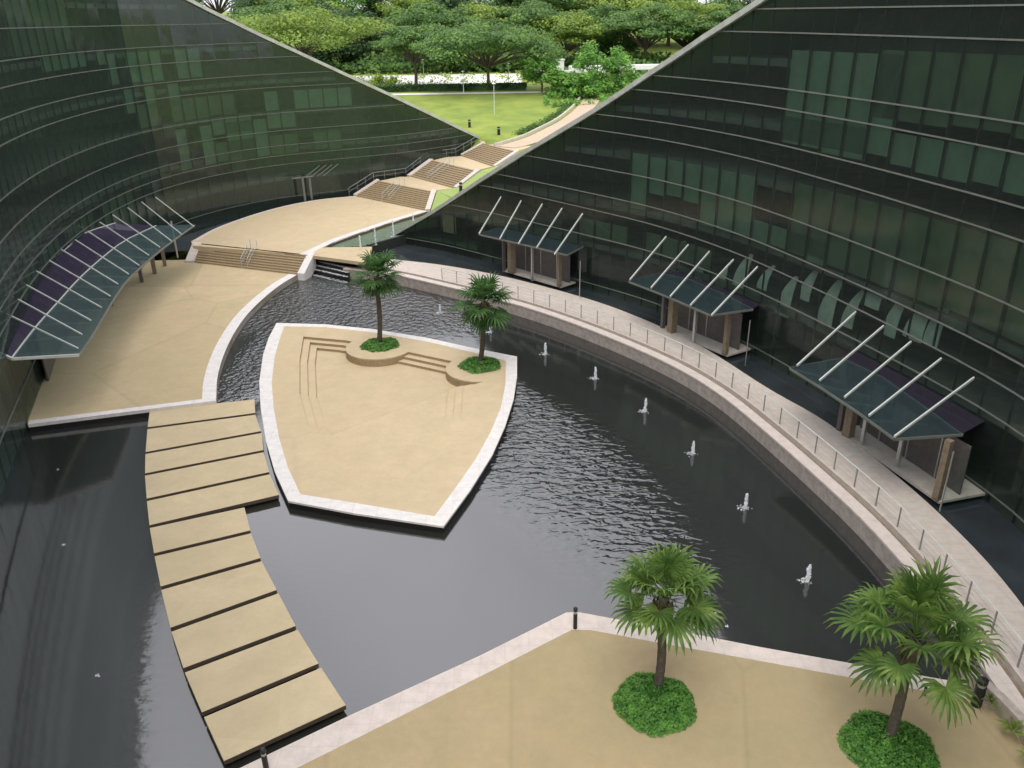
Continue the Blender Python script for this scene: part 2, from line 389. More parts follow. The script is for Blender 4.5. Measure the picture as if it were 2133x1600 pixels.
def facade(bname, label, C, tab, levels, side, glass, blinds, olive, zb, step=1.8, roofw=12, roofdrop=.15):
    """side=+1: outside world (behind the glass) lies to the left of travel"""
    root = empty(bname, (C[0][0], C[0][1], 0), label, 'building')
    P = resample(C, step); s = arclen(P); n = len(P)
    top = [interp(tab, x) for x in s]
    lev = [[a+(b-a)*tilt(p[1]) for p in P] for a, b in levels]
    bounds = [[zb]*n]+lev+[[99]*n]
    for k in range(len(bounds)-1):
        mb = MB()
        for i in range(n-1):
            lo0, lo1, hi0, hi1 = bounds[k][i], bounds[k][i+1], min(bounds[k+1][i], top[i]), min(bounds[k+1][i+1], top[i+1])
            if hi0 <= lo0 and hi1 <= lo1: continue
            j = [random.uniform(-.012, .012) for _ in range(4)]
            A, B = P[i], P[i+1]; tx, ty = (B[0]-A[0])/step, (B[1]-A[1])/step
            def q(p, z, o): return (p[0]-ty*o*side, p[1]+tx*o*side, z)
            if hi0 <= lo0:
                t = (hi0-lo0)/((hi0-lo0)-(hi1-lo1)); m_ = (A[0]+t*(B[0]-A[0]), A[1]+t*(B[1]-A[1])); zz = lo0+t*(lo1-lo0)
                mb.poly([q(m_, zz, 0), q(B, lo1, j[1]), q(B, hi1, j[2])])
            elif hi1 <= lo1:
                t = (hi0-lo0)/((hi0-lo0)-(hi1-lo1)); m_ = (A[0]+t*(B[0]-A[0]), A[1]+t*(B[1]-A[1])); zz = lo0+t*(lo1-lo0)
                mb.poly([q(A, lo0, j[0]), q(m_, zz, 0), q(A, hi0, j[3])])
            else:
                mb.poly([q(A, lo0, j[0]), q(B, lo1, j[1]), q(B, hi1, j[2]), q(A, hi0, j[3])])
        if mb.f: mb.build('glass_band', glass, root)
    # horizontal rails
    fP = P
    for lv in lev:
        idx = [i for i in range(n) if top[i] > lv[i]+.05]
        if len(idx) < 2: continue
        i0 = idx[0]; seg = P[i0:idx[-1]+1]; z = lv[i0:idx[-1]+1]
        if i0 > 0:   # start exactly under the sloping edge
            a, b = top[i0-1]-lv[i0-1], top[i0]-lv[i0]; t = a/(a-b)
            seg = [(P[i0-1][0]+t*(P[i0][0]-P[i0-1][0]), P[i0-1][1]+t*(P[i0][1]-P[i0-1][1]))]+seg; z = [lv[i0-1]+t*(lv[i0]-lv[i0-1])]+z
        mb = MB(); fr = -.055*side
        mb.sweep(seg, [(fr, lambda i, z=z: z[i]-.037), (.01*side, lambda i, z=z: z[i]-.037), (.01*side, lambda i, z=z: z[i]+.037), (fr, lambda i, z=z: z[i]+.037)])
        mb.build('glazing_rail', M['rail' if side > 0 else 'rail_l'], root, recalc=True)
    # vertical mullions behind the glass
    for i in range(1, n-1):
        if top[i] < zb+.5: continue
        tx, ty = P[i+1][0]-P[i-1][0], P[i+1][1]-P[i-1][1]; a = math.atan2(ty, tx)
        ox, oy = -sin(a)*side, cos(a)*side
        mb = MB(); mb.box((P[i][0]+ox*.12, P[i][1]+oy*.12, (zb+top[i]-.1)/2), (.06, .12, top[i]-.1-zb), a); mb.build('mullion', M['mull'], root)
    mb = MB(); mb.sweep(P, [(.25*side, zb), (7.8*side, zb), (7.8*side, .35), (.25*side, .35)]); mb.build('ground_floor', M['slabi'], root, recalc=True)
    # inner floors, back wall, ceiling bulkheads
    for zf in (4.6, 8.1, 12.2, 15.7, 19.4, 23.6, 27.6):
        idx = [i for i in range(n) if top[i] > zf+.6]
        if len(idx) < 3: continue
        seg = P[idx[0]:idx[-1]+1]; mb = MB()
        mb.sweep(seg, [(.3*side, zf-.35), (7.8*side, zf-.35), (7.8*side, zf+.05), (.3*side, zf+.05)]); mb.build('floor_slab', M['slabi'], root, recalc=True)
    mb = MB(); mb.sweep(P, [(7.8*side, zb), (8.1*side, zb), (8.1*side, lambda i: max(zb+.1, top[i]-1.6)), (7.8*side, lambda i: max(zb+.1, top[i]-1.6))])
    mb.build('inner_wall', M['inner'], root, recalc=True)
    # blinds: (px column start, px column end as arc positions, z0, z1)
    for group, mt in ((blinds, 'blind'), (olive, 'blind2')):
        for (x, y, k, z0, z1, skip) in group:
            i0 = min(range(n), key=lambda i: (P[i][0]-x)**2+(P[i][1]-y)**2)
            for c in range(k):
                i = i0+c
                if i+1 >= n or c in skip: continue
                zt = min(z1, top[i]-.6, top[i+1]-.6)
                if zt < z0+.4: continue
                A, B = Vector(P[i]), Vector(P[i+1]); d = (B-A).normalized(); nn = Vector((-d.y, d.x))*side
                a0 = A+d*.04+nn*.26; b0 = B-d*.04+nn*.26; mb = MB()
                za = z0+random.choice((0, 0, 0, .15))
                mb.prism([tuple(a0), tuple(b0), tuple(b0+nn*.03), tuple(a0+nn*.03)], za, zt); mb.build('blind', M[mt], root)
    # coping along the sloping edge, grass roof and outer bank
    Q = resample(C, .9); sq = arclen(Q); tq = [interp(tab, x) for x in sq]
    mb = MB()
    mb.sweep(Q, [(-.28*side, lambda i: tq[i]-.22), (.42*side, lambda i: tq[i]-.22), (.42*side, lambda i: tq[i]+.16), (-.28*side, lambda i: tq[i]+.16)])
    mb.build('roof_coping', M['coping'], root, recalc=True)
    mb = MB()
    def w(i): return roofw
    mb.sweep(Q, [(.42*side, lambda i: tq[i]+.10), (roofw*.5*side, lambda i: tq[i]+.10-roofdrop*roofw*.5), (roofw*side, lambda i: tq[i]-roofdrop*roofw),
                 (roofw*side, lambda i: min(-1.2, tq[i]-5)), ((roofw-.4)*side, lambda i: min(-1.2, tq[i]-5)), ((roofw-.4)*side, lambda i: tq[i]-roofdrop*roofw-.5), (.42*side, lambda i: tq[i]-.35)])
    mb.build('grass_roof', M['grassroof'], root, recalc=True)
    return root, P

rb, RP = facade('glass_building', 'curved dark glass building on the right whose roof edge slopes down to the far left',
    RC, RT, RL, 1, M['glass'],
    [(16.4, 52.2, 5, 14.9, 20.0, ()), (16.4, 52.2, 11, 14.6, 16.3, (4,)), (9.4, 63.9, 2, 8.2, 12.4, (1,)), (11, 62, 6, 9.6, 12.3, ()), (12, 60.5, 9, 8.2, 9.6, (0, 1)), (21.6, 37, 5, 21.3, 25, ())],
    [(19.0, 45, 8, 16.9, 20.2, ()), (17.2, 50.2, 10, 8.4, 12.6, ()), (5.5, 68.2, 8, 5.0, 6.6, (3,))], -.5)
lb, LP = facade('glass_building', 'curved green glass building on the left whose roof edge slopes down to the far right',
    LC, LT, LL, -1, M['glass_l'],
    [(-19.5, 105.3, 6, 12.4, 14.5, (4,)), (-25.2, 102.3, 6, 10.4, 12.0, (2,)), (-28, 100.2, 7, 7.4, 11.6, (3, 5)), (-33, 94.5, 8, 16.6, 19.4, (2, 6)), (-36.4, 80, 7, 18.6, 19.7, (1,)), (-34, 92, 5, 14.0, 16.2, (1, 3))],
    [(-30, 98, 8, 12.4, 14.6, (5,)), (-36.6, 80, 17, 2.7, 7.1, (4, 9, 13)), (-36.6, 76, 7, 19.9, 24, ()), (-20.5, 104.9, 9, 7.4, 9.6, (2, 5))], -.5, roofw=13, roofdrop=.11)  # long low olive row paints in the bright band of light in this glass

i = min(range(len(RP)-1), key=lambda q: (RP[q][0]+6.4)**2+(RP[q][1]-80.2)**2); A, B = Vector(RP[i]), Vector(RP[i+1]); nn = Vector((-(B-A).y, (B-A).x)).normalized()
mb = MB(); mb.prism([tuple(A+nn*.3), tuple(B+nn*.3), tuple(B+nn*.4), tuple(A+nn*.4)], 2.5, 4.3); mb.build('reflection_panel', M['path'], rb)  # tan panel stands in for a reflection in the right glass
# pale curved shapes in the right glass, built as panels just behind it
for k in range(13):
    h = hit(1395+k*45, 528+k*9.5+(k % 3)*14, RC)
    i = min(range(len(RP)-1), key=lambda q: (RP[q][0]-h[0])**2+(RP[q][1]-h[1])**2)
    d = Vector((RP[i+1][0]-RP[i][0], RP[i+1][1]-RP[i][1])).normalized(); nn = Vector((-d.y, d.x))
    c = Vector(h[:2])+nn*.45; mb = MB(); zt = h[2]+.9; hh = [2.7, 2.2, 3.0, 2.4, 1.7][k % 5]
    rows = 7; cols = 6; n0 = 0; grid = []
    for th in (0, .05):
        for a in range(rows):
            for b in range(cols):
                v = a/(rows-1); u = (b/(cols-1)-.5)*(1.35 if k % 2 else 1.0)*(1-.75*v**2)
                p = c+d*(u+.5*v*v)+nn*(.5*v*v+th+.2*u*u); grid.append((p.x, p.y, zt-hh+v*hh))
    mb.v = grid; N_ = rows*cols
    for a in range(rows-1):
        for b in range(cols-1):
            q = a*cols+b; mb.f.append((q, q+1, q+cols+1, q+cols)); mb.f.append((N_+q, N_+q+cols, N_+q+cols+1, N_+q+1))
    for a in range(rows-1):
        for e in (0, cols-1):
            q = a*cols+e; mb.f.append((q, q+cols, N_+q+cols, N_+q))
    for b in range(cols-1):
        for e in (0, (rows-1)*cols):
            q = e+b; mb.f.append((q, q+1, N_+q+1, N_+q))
    tag(mb.build('curved_shape', M['panel'], recalc=True), 'pale leaf shaped screen behind the glass of the right building', 'panel', 'pale curved shapes behind the glass')

# ------------------------------------------------------------------ terrain
def sst(a, b, x):
    t = max(0, min(1, (x-a)/(b-a))); return t*t*(3-2*t)
def terr(x, y):
    d = (x+1.1)*.86+(y-111.6)*.5
    k = max(sst(-3.2, -.4, d)*sst(99, 104, y), sst(122, 128, y), sst(44, 60, abs(x)))
    z = 6.25+3.75*sst(0, 1, (y-112)/44)*1.0
    z = 6.25+3.75*max(0, min(1, (y-112)/42))
    z += 16*sst(215, 380, y)
    z = -1.0+(z+1.0)*k
    return z
mb = MB(); xs = [-400, -300, -220, -170, -130, -100]+[-84+3*i for i in range(57)]+[100, 130, 170, 220, 300, 400]
ys = [-150, -60, 0, 40, 80, 95]+[98+1.5*i for i in range(22)]+[132+4*i for i in range(24)]+[240, 280, 330, 380, 450, 600]
for y in ys:
    for x in xs: mb.v.append((x, y, terr(x, y)))
w_ = len(xs)
for j in range(len(ys)-1):
    for i in range(w_-1):
        a = j*w_+i; mb.f.append((a, a+1, a+w_+1, a+w_))
struct('ground', mb, M['lawn'], 'yellow green lawn rising beyond the stairs', smooth=True)
def sheet(name, pts, dz, m, label, dense=True):
    mb = MB(); mb.poly([(x, y, terr(x, y)+dz) for x, y in pts]); return struct(name, mb, m, label)
# road/car park beyond the lawn
mb = MB(); X = [-90+3*i for i in range(32)]
def strip(mb, xs, y0, y1, dz, rows=8):
    for i in range(len(xs)-1):
        for j in range(rows):
            a, b = y0+(y1-y0)*j/rows, y0+(y1-y0)*(j+1)/rows
            mb.quad((xs[i], a, terr(xs[i], a)+dz), (xs[i+1], a, terr(xs[i+1], a)+dz), (xs[i+1], b, terr(xs[i+1], b)+dz), (xs[i], b, terr(xs[i], b)+dz))
strip(mb, X, 163, 203, .06); struct('road', mb, M['road'], 'very pale concrete road and car park beyond the lawn')
mb = MB(); strip(mb, [-60+4*i for i in range(30)], 151.5, 153.0, .05, 1); struct('footpath', mb, M['road'], 'thin pale footpath at the top edge of the lawn')
# tan path climbing beside the right building roof
pc = cr([(-.6, 111.5), (3.2, 116.2), (6.0, 121.5), (9.4, 129), (13.2, 142), (16.5, 160)], 8)
mb = MB()
for o0, o1 in ((-1.8, 1.0),):
    a, b = offset(pc, o0), offset(pc, o1)
    for i in range(len(pc)-1):
        mb.quad(*[(p[0], p[1], terr(*p)+.10) for p in (a[i], a[i+1], b[i+1], b[i])])
struct('path', mb, M['path'], 'tan path climbing along the right roof edge')
mb = MB(); mb.sweep(pc, [(1.5, lambda i: terr(*pc[i])-.2), (1.75, lambda i: terr(*pc[i])-.2), (1.75, lambda i: terr(*pc[i])+.45), (1.5, lambda i: terr(*pc[i])+.45)])
tag(mb.build('kerb_wall', M['walk'], recalc=True), 'low pale kerb wall beside the climbing tan path', 'low wall')

# ------------------------------------------------------------------ pools, plazas
mb = MB(); mb.poly([(-60, -30, 0), (40, -30, 0), (40, 84, 0), (-60, 84, 0)])
# pool sheet trimmed so that it ends under the plazas
mb = MB(); mb.poly([(-30.5, 8, 0), (19, 8, 0), (19.0, 45, 0), (8, 62, 0), (-8, 74, 0), (-19.5, 75.4, 0), (-31, 52, 0)])
WATER_OUT = [(p[0], p[1]) for p in mb.v]
if False: struct('water', mb, M['water'], 'dark still pool water with ripples between the terraces')

z1, z2 = .5, 1.8
pe = cr([(-18.42, 46.0), (-19.5, 49.6), (-20.35, 53.6), (-20.95, 58), (-21.2, 62.3), (-21.0, 66.6), (-20.5, 70.4), (-19.7, 73.6)], 6)
sP = [G(58, 884, z1)]
low = sP+pe+[(-19.5, 74.9), (-31.6, 79.2), (-38, 79), (-38, 60), (-33.5, 52)]
mb = MB(); mb.prism(low, -.6, z1)
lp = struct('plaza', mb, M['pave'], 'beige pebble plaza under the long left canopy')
pein = offset(pe, .85)
mb = MB(); mb.prism([(p[0]-.0, p[1]) for p in pe]+pein[::-1], -.02, z1+.012)
struct('coping', mb, M['white'], 'broad white kerb along the curved edge of the left plaza')
a, b = sP[0], (-18.42, 46.0); d = Vector((b[0]-a[0], b[1]-a[1])).normalized(); nn = Vector((-d.y, d.x))
mb = MB(); mb.prism([(a[0]-d.x*.0-nn.x*.02, a[1]-nn.y*.02), (b[0]-nn.x*.02, b[1]-nn.y*.02), (b[0]+nn.x*.5-.9, b[1]+nn.y*.5-.24), (a[0]+nn.x*.5, a[1]+nn.y*.5)], .30, z1+.018)
struct('kerb', mb, M['white'], 'thin white kerb on the straight front edge of the left plaza')
mb = MB(); mb.prism([(a[0]-nn.x*.015, a[1]-nn.y*.015), (b[0]-nn.x*.015, b[1]-nn.y*.015), (b[0]+nn.x*.3-.5, b[1]+nn.y*.3-.12), (a[0]+nn.x*.3, a[1]+nn.y*.3)], -.3, .298)
struct('pool_wall', mb, M['black'], 'black wet wall under the straight kerb of the left plaza')

# upper plaza
edge = GG([(640, 531), (700, 502), (760, 481), (820, 461), (890, 440)], z2)
uledge = cr([G(398, 503, z2), G(460, 471, z2), G(560, 437.5, z2), G(650, 418, z2), G(742, 408, z2)], 6)
up = [G(640, 531, z2)]+edge[1:]+[G(886, 439, z2)]+[(-9.2, 97.9), (-12.7, 107.8), (-17.5, 105.2)]+uledge[::-1]+[G(402, 512, z2)]
mb = MB(); mb.prism(up, .3, z2); struct('upper_plaza', mb, M['pave2'], 'upper beige plaza between the two stairs')
ec = resample(edge, 1.0); sd = offset(ec, .85)
mb = MB(); mb.prism(ec+sd[::-1], .9, z2+.012); struct('upper_coping', mb, M['white'], 'white kerb between the upper plaza and the upper pool')
ue = offset(resample(uledge, 1.0), 0); ui = offset(ue, -.45)
mb = MB(); mb.prism(ue+ui[::-1], 1.0, z2+.012); struct('edge_kerb', mb, M['pink'], 'narrow pale kerb at the glass side of the upper plaza')
# moat strips
def tomoat(inner, outer, z):
    mb = MB(); a, b = resample(inner, n=60), resample(outer, n=60)
    for i in range(60): mb.quad((*a[i], z), (*a[i+1], z), (*b[i+1], z), (*b[i], z))
    return mb
lf = [p for p in LC if p[0] < -14 and p[1] > 84]
struct('moat', tomoat(uledge, [(-37, 80), (-35.5, 87), (-32.6, 94), (-27.8, 99.9), (-21, 104.3), (-16.5, 107)], .9), M['moat'], 'narrow dark moat at the foot of the left glass')
# bridge strip by the weir
B1 = [G(640, 531, z2), G(650, 516, z2), G(775, 514, z2), G(768, 548, z2)]
mb = MB(); mb.prism(B1, 1.5, z2+.004); struct('bridge', mb, M['pave2'], 'short beige bridge over the weir')
W0 = G(640, 531, z2); W1 = G(737, 546, z2)
mb = MB(); mb.prism([(W0[0]-.3, W0[1]+1.2), (W1[0]+.4, W1[1]+1.2), (W1[0]+.4, W1[1]+1.6), (W0[0]-.3, W0[1]+1.6)], -.5, 1.49); struct('weir_wall', mb, M['black'], 'black wall the water runs down under the bridge')
for k in range(3):
    mb = MB(); d_ = .75-.35*k
    mb.prism([(W0[0]+.2, W0[1]+.9-k*.45), (W1[0]-.6+k*.0, W1[1]+.9-k*.45), (W1[0]-.6, W1[1]+1.35-k*.45), (W0[0]+.2, W0[1]+1.35-k*.45)], -.4, .95-.3*k)
    struct('weir_step', mb, M['black'], 'black step the water tumbles over into the lower pool')
mb = MB()
for k in range(700):
    t = random.random(); u_ = random.random(); x = W0[0]+.4+t*(W1[0]-W0[0]-1.2); y = W0[1]+t*(W1[1]-W0[1])
    zz, yy = random.choice(((.97, 1.1), (.67, .65), (.37, .2), (.03, -.45), (.03, -.5), (.03, -.48)))
    yy += random.uniform(-.1, .1); q = random.uniform(.05, .22); mb.box((x, y+yy, zz), (q*1.6, .05, .04), random.uniform(-.3, .3))
tag(mb.build('waterfall_foam', M['foam']), 'white foam where the weir falls into the lower pool', 'foam', kind='stuff')
# upper pool
mb = MB(); mb.poly([(x, y, 1.45) for x, y in [G(650, 518, 1.45)]+GG([(700, 500), (760, 479), (820, 459), (900, 434)], 1.45)+[(-3, 93), (-3.2, 77.3), (-6.2, 80.4), (-10.9, 83.9), G(764, 512, 1.45)]])
struct('upper_pool', mb, M['water_u'], 'pale green upper pool beside the right glass')
mb = MB(); mb.prism([(x+.02, y-.02) for x, y in ec]+offset(ec, .1)[::-1], .6, 1.7); struct('upper_pool_wall', mb, M['riser'], 'dark wall under the white kerb at the upper pool')

wa, wb_ = Vector(G(764, 512, 1.5)), Vector((-10.9, 83.8)); wd_ = (wb_-wa).normalized(); wn_ = Vector((wd_.y, -wd_.x))*.3
mb = MB(); mb.prism([tuple(wa), tuple(wb_), tuple(wb_+wn_), tuple(wa+wn_)], -.3, 1.62); struct('pool_end_wall', mb, M['mull'], 'grey wall closing the upper pool at the tip of the right building')
# walkway on the right
E0 = resample(cr([(-15.5, 73.6), (-11.26, 71.9), (-5.52, 67.6), (-.56, 63.4), (3.37, 59.4), (7.4, 54.3), (10.6, 49.4), (12.6, 44.9), (14, 39.8), (15.1, 35), (15.8, 31.5), (16.2, 28.2), (16.4, 24.5), (16.3, 20), (15.6, 15)]), n=70)
E4 = resample(cr([(-13.2, 77.6), (-11.3, 76.4), (-6.2, 74.0), (-.72, 70.2), (4.9, 64.9), (8.8, 60.2), (12.9, 53.2), (15.71, 45.5), (17.26, 41.9), (18.1, 39.1), (19.0, 34.8), (19.5, 31.2), (19.7, 27.7), (19.5, 24.2), (18.9, 20), (18, 15)]), n=70)
def cross(d):
    out = []
    for a, b in zip(E0, E4):
        l = math.dist(a, b); t = d/l; out.append((a[0]+t*(b[0]-a[0]), a[1]+t*(b[1]-a[1])))
    return out
def band(d0, d1, za, zb_):
    mb = MB(); A, B = cross(d0) if d0 is not None else E0, E4 if d1 is None else cross(d1)
    mb.prism(A+B[::-1], za, zb_); return mb
struct('walkway_wall', band(0, .12, -.5, .86), M['wallstone'], 'grey brown stone wall rising from the pool along the right walkway')
struct('walkway_coping', band(-.04, .62, .862, .97), M['pink'], 'pale pinkish kerb on top of the pool wall')
struct('drain_channel', band(.62, .98, -.2, .72), M['gtile'], 'sunken brown channel between kerb and walkway')
struct('walkway', band(.98, None, -.2, 1.0), M['walk'], 'pale pinkish walkway curving along the right building')
struct('right_moat', tomoat(E4, [p for p in RC if (p[0] > -12.6) and not (p[1] < 13)], .62), M['moat'], 'dark teal moat between the right walkway and the glass')

# railing
rl = cross(1.15); ps = resample(rl, 1.72)
RH = 1.05
root = empty('railing', (ps[10][0], ps[10][1], 1.0), 'thin steel post and wire railing along the right walkway', 'railing')
for p in ps[6:]:
    mb = MB(); mb.box((p[0], p[1], 1.0+RH/2), (.05, .05, RH), .3); mb.build('post', M['rail_p'], root)
seg = ps[6:]
for zz, m_, r in ((RH, 'palebar', .03), (.8, 'steel', .009), (.55, 'steel', .009), (.3, 'steel', .009)):
    mb = MB(); mb.tube([(p[0], p[1], 1.0+zz) for p in seg], r, 5); mb.build('handrail' if zz == RH else 'wire', M[m_], root)

# ------------------------------------------------------------------ stairs
def stairs(A, B, C_, D, za, zb_, n, label, m=None):
    """A-B bottom edge, C_-D top edge (A next to C_)"""
    mb = MB()
    lp_ = lambda p, q, t: (p[0]+(q[0]-p[0])*t, p[1]+(q[1]-p[1])*t)
    for k in range(n):
        t0 = k/n; mb.prism([lp_(A, C_, t0), lp_(B, D, t0), lp_(B, D, 1.0), lp_(A, C_, 1.0)] if False else [lp_(A, C_, t0), lp_(B, D, t0), lp_(B, D, (k+1)/n), lp_(A, C_, (k+1)/n)], za-.5, za+(zb_-za)*(k+1)/n)
    return struct('stairs', mb, m or M['step'], label)
def curb(A, C_, za, zb_, w, label, m='pink', h=.18):
    mb = MB(); d = Vector((C_[0]-A[0], C_[1]-A[1])).normalized(); nn = Vector((-d.y, d.x))*w
    P4 = [(A[0], A[1]), (A[0]+nn.x, A[1]+nn.y), (C_[0]+nn.x, C_[1]+nn.y), (C_[0], C_[1])]; zz = [za, za, zb_, zb_]
    n0 = 0
    mb.v = [(p[0], p[1], z-1.2) for p, z in zip(P4, zz)]+[(p[0], p[1], z+h) for p, z in zip(P4, zz)]
    mb.f = [(3, 2, 1, 0), (4, 5, 6, 7)]+[(i, (i+1) % 4, 4+(i+1) % 4, 4+i) for i in range(4)]
    return struct('stair_kerb', mb, M[m], label)
sA, sB, sC, sD = G(405, 547, z1), G(622, 573, z1), G(405, 513, z2), G(640, 531, z2)
sC = (sA[0]+.2, sA[1]+2.3); sD = (sB[0]+.6, sB[1]+2.3)
stairs(sA, sB, sC, sD, z1, z2, 8, 'brown stone steps between lower and upper plaza')
curb((sA[0]-.9, sA[1]), (sC[0]-.9, sC[1]), z1, z2, -.9, 'pale kerb at the left end of the lower steps')
curb((sB[0]-.1, sB[1]), (sD[0]-.1, sD[1]+.2), z1, z2+.02, -.7, 'pale kerb at the pool end of the lower steps', 'white')
fl = [((-19.2, 103.1), (-9.7, 94.1), (-16.4, 105.1), (-9.2, 97.9), 1.8, 3.3), ((-12.7, 107.8), (-6.7, 99.5), (-10.0, 111.2), (-4.0, 102.8), 3.3, 4.8), ((-6.4, 114.5), (-2.0, 105.5), (-3.3, 115.3), (1.0, 107.9), 4.8, 6.3)]
nm = ['lowest', 'middle', 'topmost']
for k, (A, B, C_, D, za, zb_) in enumerate(fl):
    stairs(A, B, C_, D, za, zb_, 10, nm[k]+' of the three brown flights climbing to the lawn')
    curb(A, C_, za, zb_, .7, 'pale kerb left of the '+nm[k]+' flight'); curb(B, D, za, zb_, -.6, 'pale kerb right of the '+nm[k]+' flight')
mb = MB(); mb.prism([(-16.4, 105.1), (-9.2, 97.9), (-6.7, 99.5), (-12.7, 107.8), (-14.2, 107.8)], 1, 3.302); struct('landing', mb, M['pave2'], 'pale landing above the lowest flight')
mb = MB(); mb.prism([(-10.0, 111.2), (-4.0, 102.8), (-2.0, 105.5), (-6.4, 114.5), (-8.6, 113.6)], 2, 4.802); struct('landing', mb, M['pave2'], 'pale landing above the middle flight')
mb = MB(); mb.prism([(-3.3, 115.3), (1.0, 107.9), (3.4, 112.4), (-2.2, 121.0), (-4.0, 118)], 4, 6.302); struct('landing', mb, M['pave2'], 'pale landing at the foot of the lawn')
# grass bank right of the flights
bk = [(-9.0, 93.6, 1.9), (-8.5, 97.4, 3.4), (-6.0, 98.9, 3.5), (-3.3, 102.2, 4.9), (-1.3, 104.8, 5.0), (1.8, 107.2, 6.3)]
mb = MB()
for (a, b) in zip(bk, bk[1:]):
    mb.quad(a, b, (b[0]+5, b[1]-5, b[2]-1.4), (a[0]+5, a[1]-5, a[2]-1.2))
struct('grass_bank', mb, M['grassroof'], 'green bank between the flights and the right roof')

def rails(name, pts, label, cat='handrail', h=.95, two=.0, sp=1.6, group=None, m='steel', dbl=False):
    root = empty(name, pts[0], label, cat, group)
    L_ = [Vector(p) for p in pts]; mb = MB(); mb.tube([p+Vector((0, 0, h)) for p in L_], .03, 6); mb.build('handrail', M[m], root)
    mb = MB(); mb.tube([p+Vector((0, 0, h*.5)) for p in L_], .018, 5); mb.build('lower_rail', M[m], root)
    for a, b in zip(L_, L_[1:]):
        n = max(1, round((b-a).length/sp))
        for k in range(n):
            p = a.lerp(b, k/n); mb = MB(); mb.tube([p+Vector((0, 0, -.05)), p+Vector((0, 0, h))], .025, 6); mb.build('post', M[m], root)
    p = L_[-1]; mb = MB(); mb.tube([p+Vector((0, 0, -.05)), p+Vector((0, 0, h))], .025, 6); mb.build('post', M[m], root)
    return root
mid = lambda a, b, t: (a[0]+(b[0]-a[0])*t, a[1]+(b[1]-a[1])*t)
for k, (A, B, C_, D, za, zb_) in enumerate(fl[:2]):
    for q, t in enumerate((.40, .50)):
        rails('stair_handrail', [(*mid(A, B, t), za), (*mid(C_, D, t), zb_)], ['left', 'right'][q]+' steel handrail of the pair on the '+nm[k]+' flight', sp=1.2)
for q, t in enumerate((.47, .53)):
    rails('stair_handrail', [(*mid(sA, sB, t), z1), (*mid(sC, sD, t), z2)], ['left', 'right'][q]+' steel handrail of the pair on the lower steps', sp=1.0)
rails('stair_handrail', [(-20.1, 103.6, 1.8), (-17.2, 105.7, 3.3), (-13.4, 108.5, 3.3), (-10.8, 111.9, 4.8), (-7.2, 115.0, 4.8), (-4.0, 116.6, 6.3)], 'long grey railing zigzagging up the left side of the flights', sp=1.5, m='rail_p')
# ------------------------------------------------------------------ island terrace
zi = .40
isl = GG([(576, 673), (680, 676), (779, 686), (890, 704), (980, 724), (1077, 743), (1077, 784), (1070, 832), (1052, 889), (1025, 949), (980, 1021), (924, 1097), (740, 1070), (600, 1044), (572, 982), (554, 919), (543, 850), (540, 796), (548, 739), (560, 703)], zi)
inn = GG([(592, 680), (680, 682), (779, 693), (890, 712), (980, 733), (1054, 752), (1053, 800), (1043, 850), (1022, 900), (992, 955), (950, 1015), (905, 1076), (740, 1048), (626, 1030), (600, 975), (582, 915), (570, 850), (566, 796), (572, 745), (582, 708)], zi)
sun1 = GG([(632, 701), (720, 709), (860, 735), (940, 752), (1000, 768), (1004, 796), (966, 806), (962, 860), (925, 930), (862, 1010), (714, 998), (668, 940), (640, 880), (624, 820), (624, 750)], zi)
def inset(P, d):
    ar = sum(a[0]*b[1]-b[0]*a[1] for a, b in zip(P, P[1:]+P[:1])); s_ = 1 if ar > 0 else -1; out = []
    n = len(P)
    for i in range(n):
        a, b, c = Vector(P[i-1]), Vector(P[i]), Vector(P[(i+1) % n])
        d1, d2 = (b-a).normalized(), (c-b).normalized(); n1, n2 = Vector((-d1.y, d1.x))*s_, Vector((-d2.y, d2.x))*s_
        bis = (n1+n2).normalized(); k = d/max(.45, bis.dot(n1)); out.append((b.x+bis.x*k, b.y+bis.y*k))
    return out
def ring(outer, inner, z, extra_h=0):
    """flat ring between two polygons of equal length"""
    mb = MB(); n = len(outer)
    for i in range(n):
        j = (i+1) % n; mb.quad((*outer[i], z), (*outer[j], z), (*inner[j], z), (*inner[i], z))
    return mb
def skirt(mb, P, za, zb_):
    n = len(P)
    for i in range(n):
        j = (i+1) % n; mb.quad((*P[i], za), (*P[j], za), (*P[j], zb_), (*P[i], zb_))
def tri_ring(outer, hole, z):
    import bmesh
    bm = bmesh.new(); vo = [bm.verts.new((*p, z)) for p in outer]; vh = [bm.verts.new((*p, z)) for p in hole]
    ed = [bm.edges.new((vo[i], vo[(i+1) % len(vo)])) for i in range(len(vo))]+[bm.edges.new((vh[i], vh[(i+1) % len(vh)])) for i in range(len(vh))]
    bmesh.ops.triangle_fill(bm, edges=ed, use_beauty=True); mb = MB()
    mb.v = [tuple(v.co) for v in bm.verts]; bm.verts.index_update(); mb.f = [tuple(v.index for v in f.verts) for f in bm.faces]; bm.free(); return mb
mb = tri_ring(WATER_OUT, inset(isl, .25), 0)
struct('water', mb, M['water'], 'dark still pool water with ripples between the terraces')
mb = ring(isl, inn, zi+.012); skirt(mb, isl, zi-.09, zi+.012); skirt(mb, inn, zi-.1, zi+.012)
struct('island_coping', mb, M['white'], 'broad white kerb round the island terrace')
mb = MB(); skirt(mb, inset(isl, .03), -.4, zi-.06); struct('island_wall', mb, M['black'], 'wet black wall under the island kerb')
